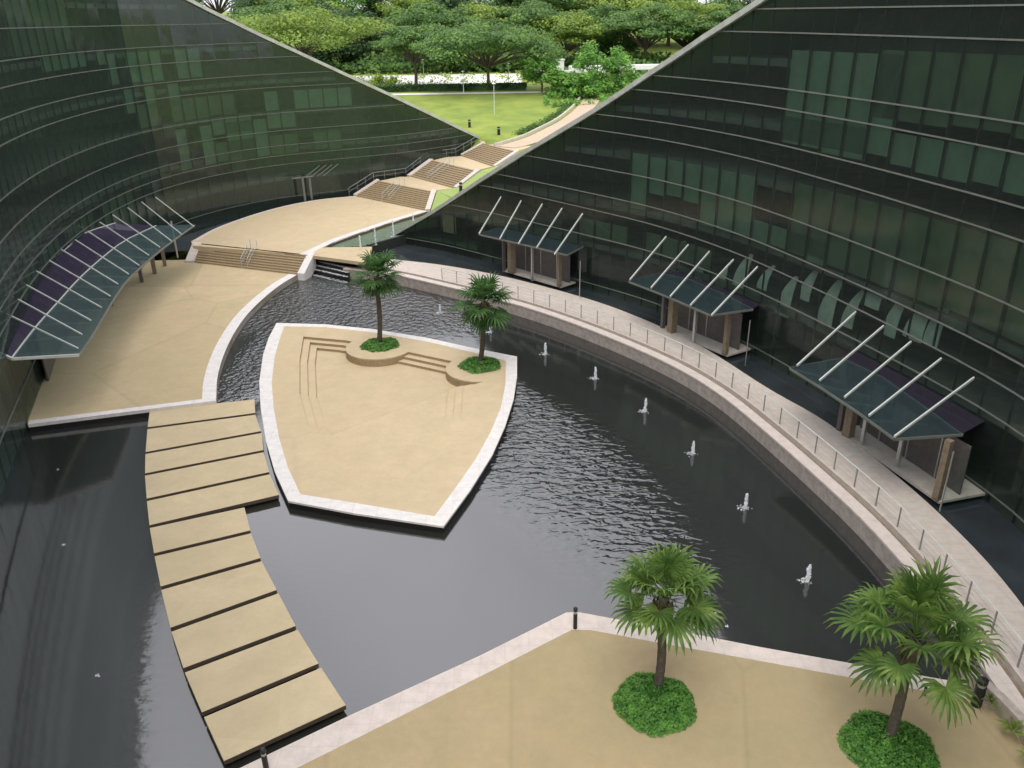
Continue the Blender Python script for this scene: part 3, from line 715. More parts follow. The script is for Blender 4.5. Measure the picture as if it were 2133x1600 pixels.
# terrace surface with sunken steps
struct('island', tri_ring(inn, sun1, zi), M['pave2'], 'shield shaped beige island terrace in the pool')
cur = sun1; z = zi
rs = MB()
for k in range(3):
    skirt(rs, cur, z-.19, z-.001)
    nxt = inset(cur, .5)
    if k < 2: struct('terrace_step', ring(cur, nxt, z-.19), M['pave2'], ['upper', 'lower'][k]+' ledge of the sunken island terrace')
    else:
        mb = MB(); mb.poly([(*p, z-.19) for p in cur]); struct('terrace_floor', mb, M['pave2'], 'sunken beige floor of the island terrace')
    cur = nxt; z -= .19
struct('terrace_risers', rs, M['step'], 'brown risers of the sunken island steps')
# round planters
def leafquad(mb, p, nrm, size, asp=.5):
    t = nrm.orthogonal().normalized(); t.rotate(Matrix.Rotation(random.uniform(0, 2*PI), 3, nrm)); b = nrm.cross(t)
    a = p-t*size*.5; c = p+t*size*.5; w1 = b*size*asp*.5
    mb.poly([a, p-w1, c, p+w1])
def bed(name, c, r, z, n, label, h=.28, m='shrub', lf=.085, sq=1.0):
    mb = MB()
    for i in range(n):
        a = random.uniform(0, 2*PI); q = math.sqrt(random.random()); rr = r*(1+.05*sin(a*5+c[0])+.05*noise.noise(Vector((cos(a)*3, sin(a)*3, c[0]))))*q*random.uniform(.97, 1.05)
        x, y = c[0]+cos(a)*rr, c[1]+sin(a)*rr*sq
        hh = h*(1-q**5)*(.8+.35*noise.noise(Vector((x*2.2, y*2.2, 0))))+.04
        p = Vector((x, y, z+hh*random.uniform(.45, 1.05)))
        nr = Vector((random.gauss(0, .55)+cos(a)*q*.4, random.gauss(0, .55)+sin(a)*q*.4, 1)).normalized()
        leafquad(mb, p, nr, lf*random.uniform(.7, 1.4), .6)
    # leafy body under the top leaves
    k = 28; n0 = len(mb.v)
    root = empty(name, (c[0], c[1], z), label, 'plant bed')
    o = mb.build('foliage', M[m], root)
    mb = MB(); pts = [(c[0]+r*.93*cos(2*PI*i/k)*(1+.03*sin(i)), c[1]+r*.93*sin(2*PI*i/k)*sq) for i in range(k)]
    mb.prism(pts, z+.003, z+.1); mb.build('soil', M['tree_c'], root)
    return root
for (cx, cy), lab, R0 in ((G(792, 720, zi), 'round raised planter platform under the left island palm', 2.45), (G(1001, 764, zi), 'round raised planter platform under the right island palm', 2.35)):
    k = 48; mb = MB(); mb.prism([(cx+R0*cos(2*PI*i/k), cy-.15+R0*sin(2*PI*i/k)) for i in range(k)], -.3, zi+.006)
    o = mb.build('planter_platform', M['pave2'], recalc=True); tag(o, lab, 'planter')
    mb = MB(); n = k
    P = [(cx+(R0+.012)*cos(2*PI*i/k), cy-.15+(R0+.012)*sin(2*PI*i/k)) for i in range(k)]
    skirt(mb, P, -.168, zi-.07); mb.build('platform_face', M['step'], o)

# ------------------------------------------------------------------ slab bridge
BL = [(312, 855, 530, 832), (307, 894, 532, 864), (303, 946, 545, 902), (302, 991, 549, 942), (306, 1044, 562, 988), (312, 1100, 583, 1036), (322, 1159, 523, 1111), (336, 1229, 545, 1169), (357, 1316, 580, 1236), (385, 1401, 620, 1312), (425, 1494, 669, 1391), (472, 1597, 727, 1479)]
zs = .34
ordn = ['first', 'second', 'third', 'fourth', 'fifth', 'sixth', 'seventh', 'eighth', 'ninth', 'tenth', 'last']
for k in range(11):
    a, b = BL[k], BL[k+1]
    tr_ = (b[2], b[3])
    A, B = Vector(G(a[0], a[1], zs)), Vector(G(a[2], a[3], zs)); C_, D = Vector(G(b[0], b[1], zs)), Vector(G(b[2], b[3], zs))
    if k == 5: B = Vector(G(509, 1057, zs))
    # leave an open gap towards the viewer's side of each slab
    g = .27; dl, dr = (A-C_).normalized(), (B-D).normalized()
    C2, D2 = C_+dl*g, D+dr*g
    mb = MB(); mb.prism([tuple(C2), tuple(D2), tuple(B), tuple(A)], zs-.19, zs)
    root = mb.build('stepping_slab', M['slab'], recalc=True)
    tag(root, ordn[k]+' beige slab of the pool crossing counted from the left plaza' if k else 'beige slab of the pool crossing touching the left plaza', 'stepping slab', 'beige slabs of the pool crossing')
    mb = MB(); mb.prism([tuple(C2+dl*.25), tuple(D2+dr*.25), tuple(B-dr*.1), tuple(A-dl*.1)], -.3, zs-.192); mb.build('slab_base', M['black'], root)
    mb = MB(); e = (C2-D2).normalized(); nn = -dl*.006; mb.prism([tuple(C2+nn), tuple(D2+nn), tuple(D2-nn*.5), tuple(C2-nn*.5)], zs-.19, zs-.012); mb.build('slab_edge', M['riser'], root)

# ------------------------------------------------------------------ front plaza
zo = .5
fo = GG([(455, 1622), (728, 1491), (1000, 1366), (1180, 1276), (1207, 1276), (1359, 1304), (1582, 1348), (1805, 1388), (2011, 1424)], zo)
fi = GG([(575, 1622), (780, 1520), (1020, 1400), (1192, 1312), (1230, 1313), (1359, 1337), (1582, 1377), (1805, 1418), (2013, 1455)], zo)
fp = fo+[(16.8, 20.0), (16.5, 9), (-14, 9)]
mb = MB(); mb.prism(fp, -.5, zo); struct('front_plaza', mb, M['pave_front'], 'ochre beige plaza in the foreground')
mb = MB(); mb.prism(fo[:]+fi[::-1], .30, zo+.012); struct('front_coping', mb, M['pink'], 'pale kerb along the pool edge of the front plaza')
mb = MB(); mb.prism([(p[0], p[1]+.01) for p in fo]+[(p[0], p[1]-.2) for p in fo][::-1], -.4, .298); struct('front_pool_wall', mb, M['black'], 'black wall under the kerb of the front plaza')
# planter wall at right
wl = [(15.5, 21.9), (16.05, 20.2), (16.25, 18), (16.1, 15.5), (15.5, 12.5)]
wl = resample(cr(wl), .5); mb = MB(); mb.prism(wl+offset(wl, .32)[::-1], .3, 1.12)
tag(mb.build('planter_wall', M['wallstone'], recalc=True), 'grey stone planter wall at the right edge of the front plaza', 'low wall')

# ------------------------------------------------------------------ canopies
def porch(front, back, ribs, cols, label, zc=4.3, doors=True, side_glass=None, base_z=1.0, double=False, tilt_up=0.0):
    """front/back: image points of the glass roof corners; ribs: (front px, facade px)"""
    Fr, Bk = GG(front, zc), GG(back, zc)
    c = Vector(mid(Fr[0], Fr[-1], .5))
    root = empty('entrance_canopy', (c.x, c.y, base_z), label, 'canopy', 'glass canopies')
    mb = MB(); n = len(Fr)
    for i in range(n-1):
        q = [(*Fr[i], zc), (*Fr[i+1], zc), (*Bk[i+1], zc), (*Bk[i], zc)]
        for d_ in (0, -.03): mb.poly([(x, y, z+d_) for x, y, z in (q if d_ else q[::-1])])
    mb.build('glass_roof', M['rcglass'], root)
    for P in (Fr, Bk):
        mb = MB()
        for a, b in zip(P, P[1:]): mb.bar((*a, zc-.08), (*b, zc-.08), .09, .13)
        mb.build('edge_beam', M['palebar'] if P is Bk else M['rail'], root)
    for a, b in ((Fr[0], Bk[0]), (Fr[-1], Bk[-1])):
        mb = MB(); mb.bar((*a, zc-.08), (*b, zc-.08), .09, .13); mb.build('edge_beam', M['rail'], root)
    return root, Fr, Bk
RCx = RC
def right_porch(front, back, ribs, colpx, label, glasspx):
    zc = 4.3
    root, Fr, Bk = porch(front, back, ribs, colpx, label)
    ends = []
    for a, b in ribs:
        p = G(*a, zc+.12); h = hit(*b, RC); mb = MB(); mb.bar((*p, zc+.12), h, .075, .12); mb.build('rib', M['palebar'], root); ends.append(h)
    # dark glass roof strip from the back beam to the facade
    k = len(Bk); mb = MB(); fe = []
    for p in Bk:
        q = min(RC, key=lambda c: (c[0]-p[0]-1.0)**2+(c[1]-p[1]-.9)**2); fe.append(q)
    for i in range(k-1):
        mb.poly([(*Bk[i], zc-.01), (*Bk[i+1], zc-.01), (*fe[i+1], zc-.01), (*fe[i], zc-.01)][::-1])
    mb.build('rear_glass_roof', M['rcrear'], root)
    # columns and door screen along the walkway edge
    for (cx, cy, m_, w) in colpx:
        p = G(cx, cy, 1.0); mb = MB(); mb.box((p[0], p[1], (1.0+zc-.15)/2), (w, w, zc-.15-1.0), .5); mb.build('column', M[m_], root)
    a, b = G(*colpx[0][:2], 1.0), G(*colpx[-1][:2], 1.0)
    d = (Vector(b)-Vector(a)).normalized(); nn = Vector((-d.y, d.x)); 
    if nn.x < 0: nn = -nn
    mb = MB(); a2, b2 = Vector(a)+nn*1.3, Vector(b)+nn*1.3
    mb.prism([tuple(a2), tuple(b2), tuple(b2+nn*.06), tuple(a2+nn*.06)], 1.0, 3.6); mb.build('door_screen', M['door'], root)
    for t in (.22, .5, .78):
        p = a2.lerp(b2, t); mb = MB(); mb.box((p.x-nn.x*.03, p.y-nn.y*.03, 2.3), (.07, .05, 2.5), math.atan2(d.y, d.x)); mb.build('door_frame', M['steel'], root)
    mb = MB(); a3 = Vector(a); mb.prism([tuple(a3-d*.2), tuple(Vector(b)+d*.2), tuple(Vector(b)+d*.2+nn*2.9), tuple(a3-d*.2+nn*2.9)], .86, .992); mb.build('threshold', M['walk'], root)
    # side glass
    g0 = Vector(G(*glasspx, 1.0)); g1 = g0+nn*2.3; mb = MB(); mb.poly([(g0.x, g0.y, 1.0), (g1.x, g1.y, 1.0), (g1.x, g1.y, zc-.15), (g0.x, g0.y, zc-.15)]); mb.build('side_glass', M['sglass'], root)
    mb = MB(); mb.bar((g0.x, g0.y, 1.0), (g0.x, g0.y, zc-.15), .05); mb.build('glass_post', M['steel'], root)
    # downpipe and support stub
    return root
right_porch([(998, 487), (1060, 501), (1120, 515), (1181, 530)], [(1062, 466), (1110, 477), (1165, 492), (1215, 513)],
    [((998, 487), (1044, 410)), ((1041, 498), (1086, 418)), ((1080, 508), (1130, 425)), ((1118, 516), (1171, 434)), ((1155, 530), (1214, 445))],
    [(1050, 563, 'door', .25), (1066, 568, 'gtile', .55), (1109, 585, 'steel', .18), (1165, 596, 'gtile', .30)], 'farthest of the three glass canopies on the right walkway', (1207, 622))
right_porch([(1310, 585), (1370, 608), (1425, 631), (1480, 655)], [(1375, 568), (1440, 582), (1520, 617), (1568, 643)],
    [((1312, 583), (1388, 493)), ((1356, 600), (1434, 510)), ((1396, 618), (1478, 524)), ((1438, 636), (1528, 541)), ((1482, 657), (1578, 556))],
    [(1380, 683, 'door', .25), (1399, 692, 'gtile', .5), (1445, 714, 'steel', .20), (1510, 738, 'gtile', .30)], 'middle one of the three glass canopies on the right walkway', (1552, 762))
right_porch([(1645, 765), (1715, 808), (1790, 858), (1864, 912)], [(1755, 745), (1840, 785), (1925, 845), (2005, 903)],
    [((1660, 762), (1783, 650)), ((1707, 793), (1841, 679)), ((1759, 828), (1898, 712)), ((1810, 866), (1961, 747)), ((1863, 910), (2029, 787))],
    [(1748, 896, 'door', .25), (1766, 908, 'gtile', .45), (1795, 925, 'steel', .18), (1868, 972, 'steel', .18), (1950, 1040, 'gtile', .30)], 'nearest and largest looking of the three glass canopies on the right walkway', (1957, 1066))

# big left canopy
zc = 4.3
root = empty('entrance_canopy', (-30, 60, z1), 'long ribbed canopy of purple and teal glass in front of the left building', 'canopy', 'glass canopies')
front = [(165, 738), (197, 690), (232, 630), (262, 586), (305, 545), (350, 508), (405, 468)]
Fr = resample(cr(GG(front, zc), 6), n=14)
midl = [(25, 745), (75, 680), (120, 630), (165, 580), (215, 535), (262, 500), (325, 470)]
ZM, ZB = zc+.5, zc+1.6
Ml = resample(cr(GG(midl, ZM), 6), n=14)
Bk = resample(cr(GG([(-75, 700), (-30, 655), (0, 622), (35, 595), (70, 569), (105, 542), (140, 516), (172, 487), (240, 464)], ZB), 6), n=14)
for A_, B_, mm, z_a, z_b, nm_ in ((Fr, Ml, 'cglass', zc, ZM, 'front_glass_roof'), (Ml, Bk, 'cglass_p', ZM, ZB, 'rear_glass_roof')):
    mb = MB()
    for i in range(14): mb.poly([(*A_[i], z_a), (*A_[i+1], z_a), (*B_[i+1], z_b), (*B_[i], z_b)])
    mb.build(nm_, M[mm], root)
for C_, zz, m_ in ((Fr, zc-.06, 'rail'), (Ml, ZM-.04, 'palebar'), (Bk, ZB-.05, 'palebar')):
    mb = MB()
    for a, b in zip(C_, C_[1:]): mb.bar((*a, zz), (*b, zz), .09, .13)
    mb.build('edge_beam', M[m_], root)
mb = MB(); mb.bar((*Fr[0], zc-.06), (*Ml[0], ZM-.08), .1, .16); mb.bar((*Ml[0], ZM-.08), (*Bk[0], ZB-.1), .1, .16); mb.build('end_beam', M['palebar'], root)
ribpx = [((163, 726), (-5, 645)), ((171, 697), (25, 617)), ((190, 668), (48, 590)), ((212, 641), (76, 565)), ((230, 617), (103, 543)), ((246, 592), (128, 520)), ((268, 571), (157, 500)), ((290, 553), (183, 482)), ((310, 532), (208, 463)), ((333, 515), (235, 448)), ((357, 502), (266, 433)), ((378, 488), (295, 421)), ((404, 472), (324, 411))]
for a, b in ribpx:
    p = G(*a, zc+.14); q = G(b[0], b[1], 6.5)
    mb = MB(); mb.bar((*p, zc+.14), (*q, 6.5), .06, .09); mb.build('rib', M['palebar'], root)
for (cx, cy, m_, w) in [(62, 810, 'gtile', .5), (236, 640, 'gtile', .35), (300, 590, 'door', .3), (327, 572, 'gtile', .35), (348, 556, 'gtile', .3), (375, 540, 'steel', .15)]:
    p = G(cx, cy, z1); p = (p[0]-.3, p[1]+.3); mb = MB(); mb.box((p[0], p[1], (z1+zc)/2), (w, w, zc-z1-.1), .3); mb.build('column', M[m_], root)
ds = [(-30.6, 49.5), (-33.0, 56), (-34.4, 63), (-35.2, 70), (-35.2, 76)]
ds = resample(cr(ds), 1.5)
mb = MB(); mb.prism(ds+offset(ds, .1)[::-1], z1, 3.9); mb.build('door_screen', M['door'], root)

# small far canopy at the left building door
root = empty('entrance_canopy', (-24.9, 100.4, z2), 'tiny far door frame with sloping ribs at the foot of the left building', 'canopy', 'glass canopies')
pa, pb = G(636, 419, z2), G(650, 416, z2)
for p in (pa, pb): mb = MB(); mb.box((p[0], p[1], (z2+4.6)/2), (.22, .22, 4.6-z2)); mb.build('column', M['rail'], root)
mb = MB(); mb.bar((pa[0]-1.2, pa[1]-.4, 4.62), (pb[0]+.4, pb[1]+.1, 4.62), .13); mb.build('beam', M['rail'], root)
for k in range(4):
    p = (pb[0]-.6+k*.7, pb[1]+.1+k*.3, 4.5); mb = MB(); mb.bar(p, (p[0]+1.7, p[1]+1.3, 5.7), .06); mb.build('rib', M['rail'], root)

# ------------------------------------------------------------------ fountains
def jet(p, z, h, label, group='fountain jets'):
    root = empty('fountain_jet', (p[0], p[1], z), label, 'fountain jet', group)
    mb = MB()
    for k in range(120):
        t = random.random()**.8; r = .02+.05*(1-t)+random.gauss(0, .02); a = random.uniform(0, 2*PI)
        q = random.uniform(.02, .055); mb.box((p[0]+cos(a)*r, p[1]+sin(a)*r, z+h*t), (q, q, q*1.8), random.random()*3)
    mb.tube([(p[0], p[1], z-.05), (p[0]+.01, p[1], z+h*.5), (p[0], p[1], z+h*.92)], [.02, .032, .015], 6)
    mb.build('water_column', M['foam'], root)
    mb = MB()
    for k in range(70):
        a = random.uniform(0, 2*PI); r = abs(random.gauss(0, .15)); q = random.uniform(.015, .055)*max(.3, 1-r)
        mb.box((p[0]+cos(a)*r*1.2-.1, p[1]+sin(a)*r, z+.012), (q*1.4, q, .03), random.random()*3)
    mb.build('splash', M['foam'], root)
JP = [((917, 652), .8, 'small fountain jet beside the far palm trunk on the left'), ((1022, 692), .8, 'fountain jet just behind the right island palm trunk'), ((1136, 738), .95, 'fountain jet third from the far end of the arc'), ((1240, 788), .9, 'fountain jet fourth from the far end of the arc'), ((1344, 857), .95, 'fountain jet fourth from the near end of the arc'), ((1443, 945), .85, 'fountain jet third from the near end of the arc'), ((1553, 1058), .9, 'fountain jet second from the near end of the arc'), ((1682, 1210), .9, 'nearest and largest fountain jet of the arc')]
for a, h, l in JP: jet(G(*a, 0), 0, h*.88, l)
for a, l in (((862, 478), 'fountain jet at the far corner of the green upper pool'), ((820, 493), 'second fountain jet of the upper pool from its far corner'), ((783, 510), 'third fountain jet of the upper pool from its far corner'), ((752, 527), 'fountain jet of the upper pool right behind the left island palm')):
    jet(G(*a, 1.45), 1.45, 1.7, l)
mb = MB()
for (a, b) in ((120, 978), (133, 1135), (203, 1407), (1465, 1298), (1512, 1304), (1488, 1278)):  # white boxes imitate small glints reflected in the water
    p = G(a, b, 0)
    for k in range(7): mb.box((p[0]+random.gauss(0, .05), p[1]+random.gauss(0, .03), .01), (.05, .03, .015), random.random())
tag(mb.build('glint_specks', M['foam']), 'scattered white specks for small reflections on the pool', 'foam', kind='stuff')

# ------------------------------------------------------------------ palms
def fan_leaf(mb, base, az, el, pet, blade, droop):
    """costapalmate fan leaf: arching petiole + pleated fan with drooping tips"""
    d = Vector((cos(az)*cos(el), sin(az)*cos(el), sin(el)))
    pts = [base]; dd = d.copy(); p = base.copy()
    for k in range(5):
        dd = (dd+Vector((0, 0, -droop*.10))).normalized(); p = p+dd*pet/5; pts.append(p.copy())
    mb.tube(pts, [.022, .018, .016, .014, .012, .010], 4)
    hub = pts[-1]; side = dd.cross(Vector((0, 0, 1))); side = side.normalized() if side.length > .05 else Vector((1, 0, 0)); up = side.cross(dd).normalized()
    n = 17; prev = None
    for k in range(n):
        t = (k/(n-1)-.5)*2; a = t*R_(128); ln = blade*(1-.28*abs(t)**1.5)*random.uniform(.88, 1.05)
        v = (dd*cos(a)+side*sin(a)+up*(.22*abs(sin(a))+.05)).normalized()
        w = v.cross(up).normalized()
        q0 = hub; q1 = hub+v*ln*.45; q2 = q1+(v+Vector((0, 0, -.45*droop-.1))).normalized()*ln*.32; q3 = q2+(v*.6+Vector((0, 0, -1.0*droop-.15))).normalized()*ln*.26
        wd = blade*random.uniform(.05, .066); fold = up*wd*.35
        n0 = len(mb.v)
        for q, ww in ((q0, .15), (q1, 1.0), (q2, .72), (q3, .08)):
            mb.v += [tuple(q-w*wd*ww), tuple(q+fold*ww), tuple(q+w*wd*ww)]
        for r in range(3):
            b = n0+r*3; mb.f += [(b, b+1, b+4, b+3), (b+1, b+2, b+5, b+4)]
def palm(base, top, label, nl, pet, blade, m, r0=.13, skirt_len=.7, sk=1.0, el0=86):
    base, top = Vector(base), Vector(top)
    root = empty('palm_tree', base, label, 'palm tree', 'fan palms')
    mb = MB(); N = 22; pts = []; rr = []
    for k in range(N+1):
        t = k/N; p = base.lerp(top, t)+Vector((.06*sin(t*5), .05*sin(t*4+1), 0))*(1 if 0 < k < N else 0); pts.append(p)
        rr.append(r0*(1.05-.15*t+.35*max(0, .12-t)*8*.3)*(1+.06*(k % 2)))
    mb.tube(pts, rr, 10); mb.build('trunk', M['palmbark'], root)
    mb = MB()
    for k in range(150):
        a = random.uniform(0, 2*PI); z = random.uniform(0, skirt_len); p = top-Vector((0, 0, z*.85-.05)); r = (.15+.14*(1-z/skirt_len))*sk
        q = p+Vector((cos(a)*r, sin(a)*r, 0)); e = q+Vector((cos(a)*.10, sin(a)*.10, -.34))
        w = Vector((-sin(a), cos(a), 0))*.05; mb.poly([q-w, q+w, e+w*.3, e-w*.3])
    for k in range(7):
        a = random.uniform(0, 2*PI); q = top-Vector((0, 0, random.uniform(.3, skirt_len))); mb.tube([q, q+Vector((cos(a)*.3, sin(a)*.3, -.02)), q+Vector((cos(a)*.45, sin(a)*.45, -.3))], .015, 4)
    mb.build('dry_leaf_skirt', M['skirt'], root)
    mb = MB(); ga = 2.39996
    for k in range(nl):
        t = k/nl; el = R_(el0-98*t**.9)+random.uniform(-.22, .22)
        fan_leaf(mb, top+Vector((0, 0, .12-.35*t)), k*ga+random.uniform(-.25, .25), el, pet*random.uniform(.6, 1.15), blade*random.uniform(.72, 1.12), .22+.62*t)
    mb.build('crown', M[m], root)
    return root
def top_at(px, py, y):      # point on the ray at distance y
    u, dn, fw = ray(px, py); return (u/fw*y, y, H-dn/fw*y)
p1 = G(790, 716, zi); p2 = G(1000, 757, zi); p3 = G(1370, 1438, zo); p4 = G(1853, 1540, zo)
def scaled_top(t, base): return t
palm((*p1, zi), top_at(788, 577, p1[1]), 'slender fan palm on the left round planter of the island', 30, 1.15, 1.15, 'palm2', .17, .6, 1.0, 66)
palm((*p2, zi), top_at(1010, 632, p2[1]), 'slender fan palm on the right round planter of the island', 30, 1.4, 1.3, 'palm2', .17, .6, 1.0, 66)
palm((*p3, zo), top_at(1384, 1245, p3[1]+.1), 'full fan palm on the front plaza near its pointed corner', 28, 1.2, 1.12, 'palm', .15, 1.0, 1.1)
palm((*p4, zo), top_at(1905, 1325, p4[1]+.3), 'leaning fan palm near the bottom right corner', 27, 1.5, 1.25, 'palm', .16, 1.0, 1.1)
bed('shrub_bed', G(792, 719, zi), 1.38, zi, 1500, 'round green shrub bed under the left island palm', lf=.16)
bed('shrub_bed', G(1000, 761, zi), 1.42, zi, 1500, 'round green shrub bed under the right island palm', lf=.16)
bed('shrub_bed', G(1363, 1466, zo), 1.36, zo, 7000, 'round green shrub bed under the front plaza palm', h=.36, lf=.095)
bed('shrub_bed', G(1850, 1560, zo), 1.45, zo, 7000, 'round green shrub bed under the leaning palm', h=.36, lf=.095)
# bush plants behind the planter wall
for k, (px, py, lab) in enumerate(((2068, 1452, 'upper yellow green bush behind the planter wall'), (2112, 1510, 'middle yellow green bush behind the planter wall'), (2150, 1570, 'lowest yellow green bush behind the planter wall'))):
    p = G(px, py, 1.0); root = empty('bush', (*p, .6), lab, 'bush', 'bushes behind the planter wall'); mb = MB()
    for i in range(26):
        a = i*2.4; el = R_(random.uniform(15, 80)); q = Vector((p[0], p[1], .75)); v = Vector((cos(a)*cos(el), sin(a)*cos(el), sin(el))); ln = random.uniform(.4, .75)
        w = v.cross(Vector((0, 0, 1))).normalized()*.05; m1 = q+v*ln*.55; e = m1+(v+Vector((0, 0, -.7)))*ln*.4
        mb.poly([q, m1-w, e, m1+w])
    mb.build('foliage', M['tree_a'], root)
# ------------------------------------------------------------------ bollards
def bollard(p, z, h, r, label):
    root = empty('bollard', (p[0], p[1], z), label, 'bollard', 'black bollards')
    mb = MB(); mb.tube([(p[0], p[1], z-.02), (p[0], p[1], z+h*.72)], r, 14); mb.build('post', M['blackmetal'], root)
    mb = MB(); mb.tube([(p[0], p[1], z+h*.72), (p[0], p[1], z+h*.84)], r*.8, 14); mb.build('lamp_lens', M['steel'], root)
    mb = MB(); mb.tube([(p[0], p[1], z+h*.84), (p[0], p[1], z+h*.97), (p[0], p[1], z+h)], [r*1.02, r*1.02, r*.7], 14); mb.build('cap', M['blackmetal'], root)
bollard(G(1198, 1309, zo), zo, 1.0, .08, 'black bollard at the pointed corner of the front plaza')
bollard(G(556, 1608, zo), zo, 1.0, .09, 'black bollard at the bottom end of the slab crossing')
bollard(G(2033, 1468, zo), zo, 1.15, .17, 'thick black bollard at the right end of the front kerb')
bollard(G(1925, 1447, zo), zo, .35, .05, 'tiny dark bollard on the front kerb behind the leaning palm')
bollard(G(1039, 281, 6.9), terr(*G(1039, 281, 6.9)), 1.1, .22, 'right one of the dark bollards at the foot of the lawn')
bollard(G(978, 262, 7.6), terr(*G(978, 262, 7.6)), 1.1, .2, 'left one of the dark bollards at the foot of the lawn')
bollard(G(960, 396, 3.4), 3.0, 1.3, .2, 'dark bollard on the green bank right of the flights')

# ------------------------------------------------------------------ distant planting
def crown_clump(mb, c, rx, rz, n, leaf):
    for i in range(n):
        v = Vector((random.gauss(0, 1), random.gauss(0, 1), random.gauss(0, 1))).normalized(); q = random.random()**.35
        p = Vector((c[0]+v.x*rx*q, c[1]+v.y*rx*q, c[2]+v.z*rz*q))
        nr = (Vector((v.x*.6, v.y*.6, abs(v.z)+.5))+Vector((random.gauss(0, .35), random.gauss(0, .35), random.gauss(0, .35)))).normalized()
        leafquad(mb, p, nr, leaf*random.uniform(.6, 1.4), .75)
def make_tree(name, loc, label, kind, hgt, rad, m, nclump, nleaf, leaf, flat=.35, grp='trees beyond the lawn'):
    root = empty(name, loc, label, 'tree', grp); x, y, z = loc
    mb = MB(); th = hgt*(.38 if kind == 'umbrella' else .3)
    mb.tube([(x, y, z-.5), (x+.1, y, z+th*.5), (x, y+.1, z+th)], [hgt*.03, hgt*.022, hgt*.018], 8)
    cl = []
    for k in range(nclump):
        a = k*2.4+random.uniform(-.4, .4); q = math.sqrt((k+.5)/nclump)*rad*.86
        if kind == 'umbrella': zz = z+hgt*(.80-.24*(q/rad)**2)+random.uniform(-.17, .08)*hgt; rx = rad*random.uniform(.2, .33); rz = rx*flat
        else: zz = z+hgt*random.uniform(.2, .9)*(1-.25*(q/rad)); rx = rad*random.uniform(.28, .45); rz = rx*.8
        cl.append((x+cos(a)*q, y+sin(a)*q, zz, rx, rz))
    for c in cl[::2]:
        mb.tube([(x, y, z+th*.85), ((x+c[0])/2, (y+c[1])/2, (z+th+c[2])/2+.3), (c[0], c[1], c[2]-c[4]*.3)], [hgt*.014, hgt*.009, hgt*.004], 5)
    mb.build('trunk', M['bark'], root)
    mb = MB()
    for c in cl: crown_clump(mb, c[:3], c[3], c[4], nleaf, leaf)
    mb.build('crown', M[m], root)
    return root
def at(px, yy): u, dn, fw = ray(px, 200); x = u/fw*yy; return (x, yy, terr(x, yy))
# nearer, individual trees
make_tree('rain_tree', at(640, 176), 'broad spreading rain tree with yellow green crown at the upper left', 'umbrella', 15.5, 16.5, 'tree_a', 46, 420, .55)
make_tree('rain_tree', at(1017, 157), 'dark trunked spreading tree in the middle of the lawn edge', 'umbrella', 12.0, 13.5, 'tree_b', 44, 380, .5)
make_tree('rain_tree', at(868, 168), 'thin trunked spreading tree left of the middle tree', 'umbrella', 12.5, 9, 'tree_b', 30, 340, .5)
for px, yy, hg, rd, lb in ((1128, 152, 8.0, 3.8, 'young bright tree right of the middle tree'), (1243, 150, 9.5, 4.0, 'young bright tree before the white shelter'), (1218, 146, 5.0, 2.6, 'small bushy tree in front of the right young tree'), (1290, 153, 7, 3.4, 'young bright tree closest to the right roof'), (1175, 149, 4.6, 2.6, 'low bushy tree between the two young trees')):
    make_tree('young_tree', at(px, yy), lb, 'round', hg, rd, 'tree_d', 16, 230, .42)
make_tree('young_tree', at(800, 158), 'low yellow green tree at the left corner of the lawn', 'round', 3.2, 2.6, 'tree_a', 10, 200, .4)
# repeated background trees
kinds = []
for nm_, kd, hg, rd, mm, nc, nl in (('rain_tree', 'umbrella', 20, 15, 'tree_a', 40, 300), ('rain_tree', 'umbrella', 21, 15, 'tree_b', 40, 300), ('forest_tree', 'round', 22, 9, 'tree_c', 40, 280), ('forest_tree', 'round', 20, 9, 'tree_b', 36, 280), ('forest_tree', 'round', 24, 8, 'tree_d', 34, 240)):
    o = make_tree(nm_, (0, 0, 0), '', kd, hg, rd, mm, nc, nl, .75, .4); kinds.append((o, kids(o)))
spots = []
bx = [(505, 216, 0), (600, 226, 1), (690, 214, 2), (770, 222, 2), (850, 232, 3), (925, 214, 1), (1010, 224, 0), (1095, 216, 1), (1180, 210, 0), (1265, 218, 3), (1340, 206, 1), (1420, 214, 0), (1500, 206, 1), (1590, 212, 3),
      (430, 236, 3), (540, 250, 2), (640, 258, 0), (735, 262, 4), (810, 268, 2), (890, 262, 0), (965, 256, 2), (1050, 262, 3), (1130, 258, 1), (1215, 264, 2), (1300, 256, 0), (1385, 262, 4), (1470, 254, 3), (1560, 262, 2), (1660, 250, 1),
      (480, 296, 1), (600, 306, 3), (720, 312, 0), (840, 318, 1), (950, 312, 3), (1060, 318, 0), (1170, 316, 2), (1280, 312, 1), (1390, 316, 2), (1500, 308, 0), (1620, 312, 3), (1740, 300, 1), (360, 290, 2)]
used = set(); words = ['bright spreading', 'mid green spreading', 'dark dense', 'leafy mid green', 'tall fresh green']
rowname = {0: 'front row', 1: 'second row', 2: 'back row'}
for q, (px, yy, kd) in enumerate(bx):
    x, y, z = at(px, yy); o, ks = kinds[kd]; row = 0 if yy < 235 else 1 if yy < 285 else 2
    where = 'far left' if px < 560 else 'left' if px < 760 else 'left of centre' if px < 940 else 'centre' if px < 1110 else 'right of centre' if px < 1300 else 'right' if px < 1480 else 'far right'
    lab = '%s tree in the %s of the woodland, %s' % (words[kd], rowname[row], where)
    copy_tree(o, (x, y, z-.8), random.uniform(0, 6.28), lab, random.uniform(.82, 1.05)*(.9 if yy < 235 else 1.0), ks)
for o, ks in kinds:
    for k in ks: bpy.data.objects.remove(k)
    bpy.data.objects.remove(o)

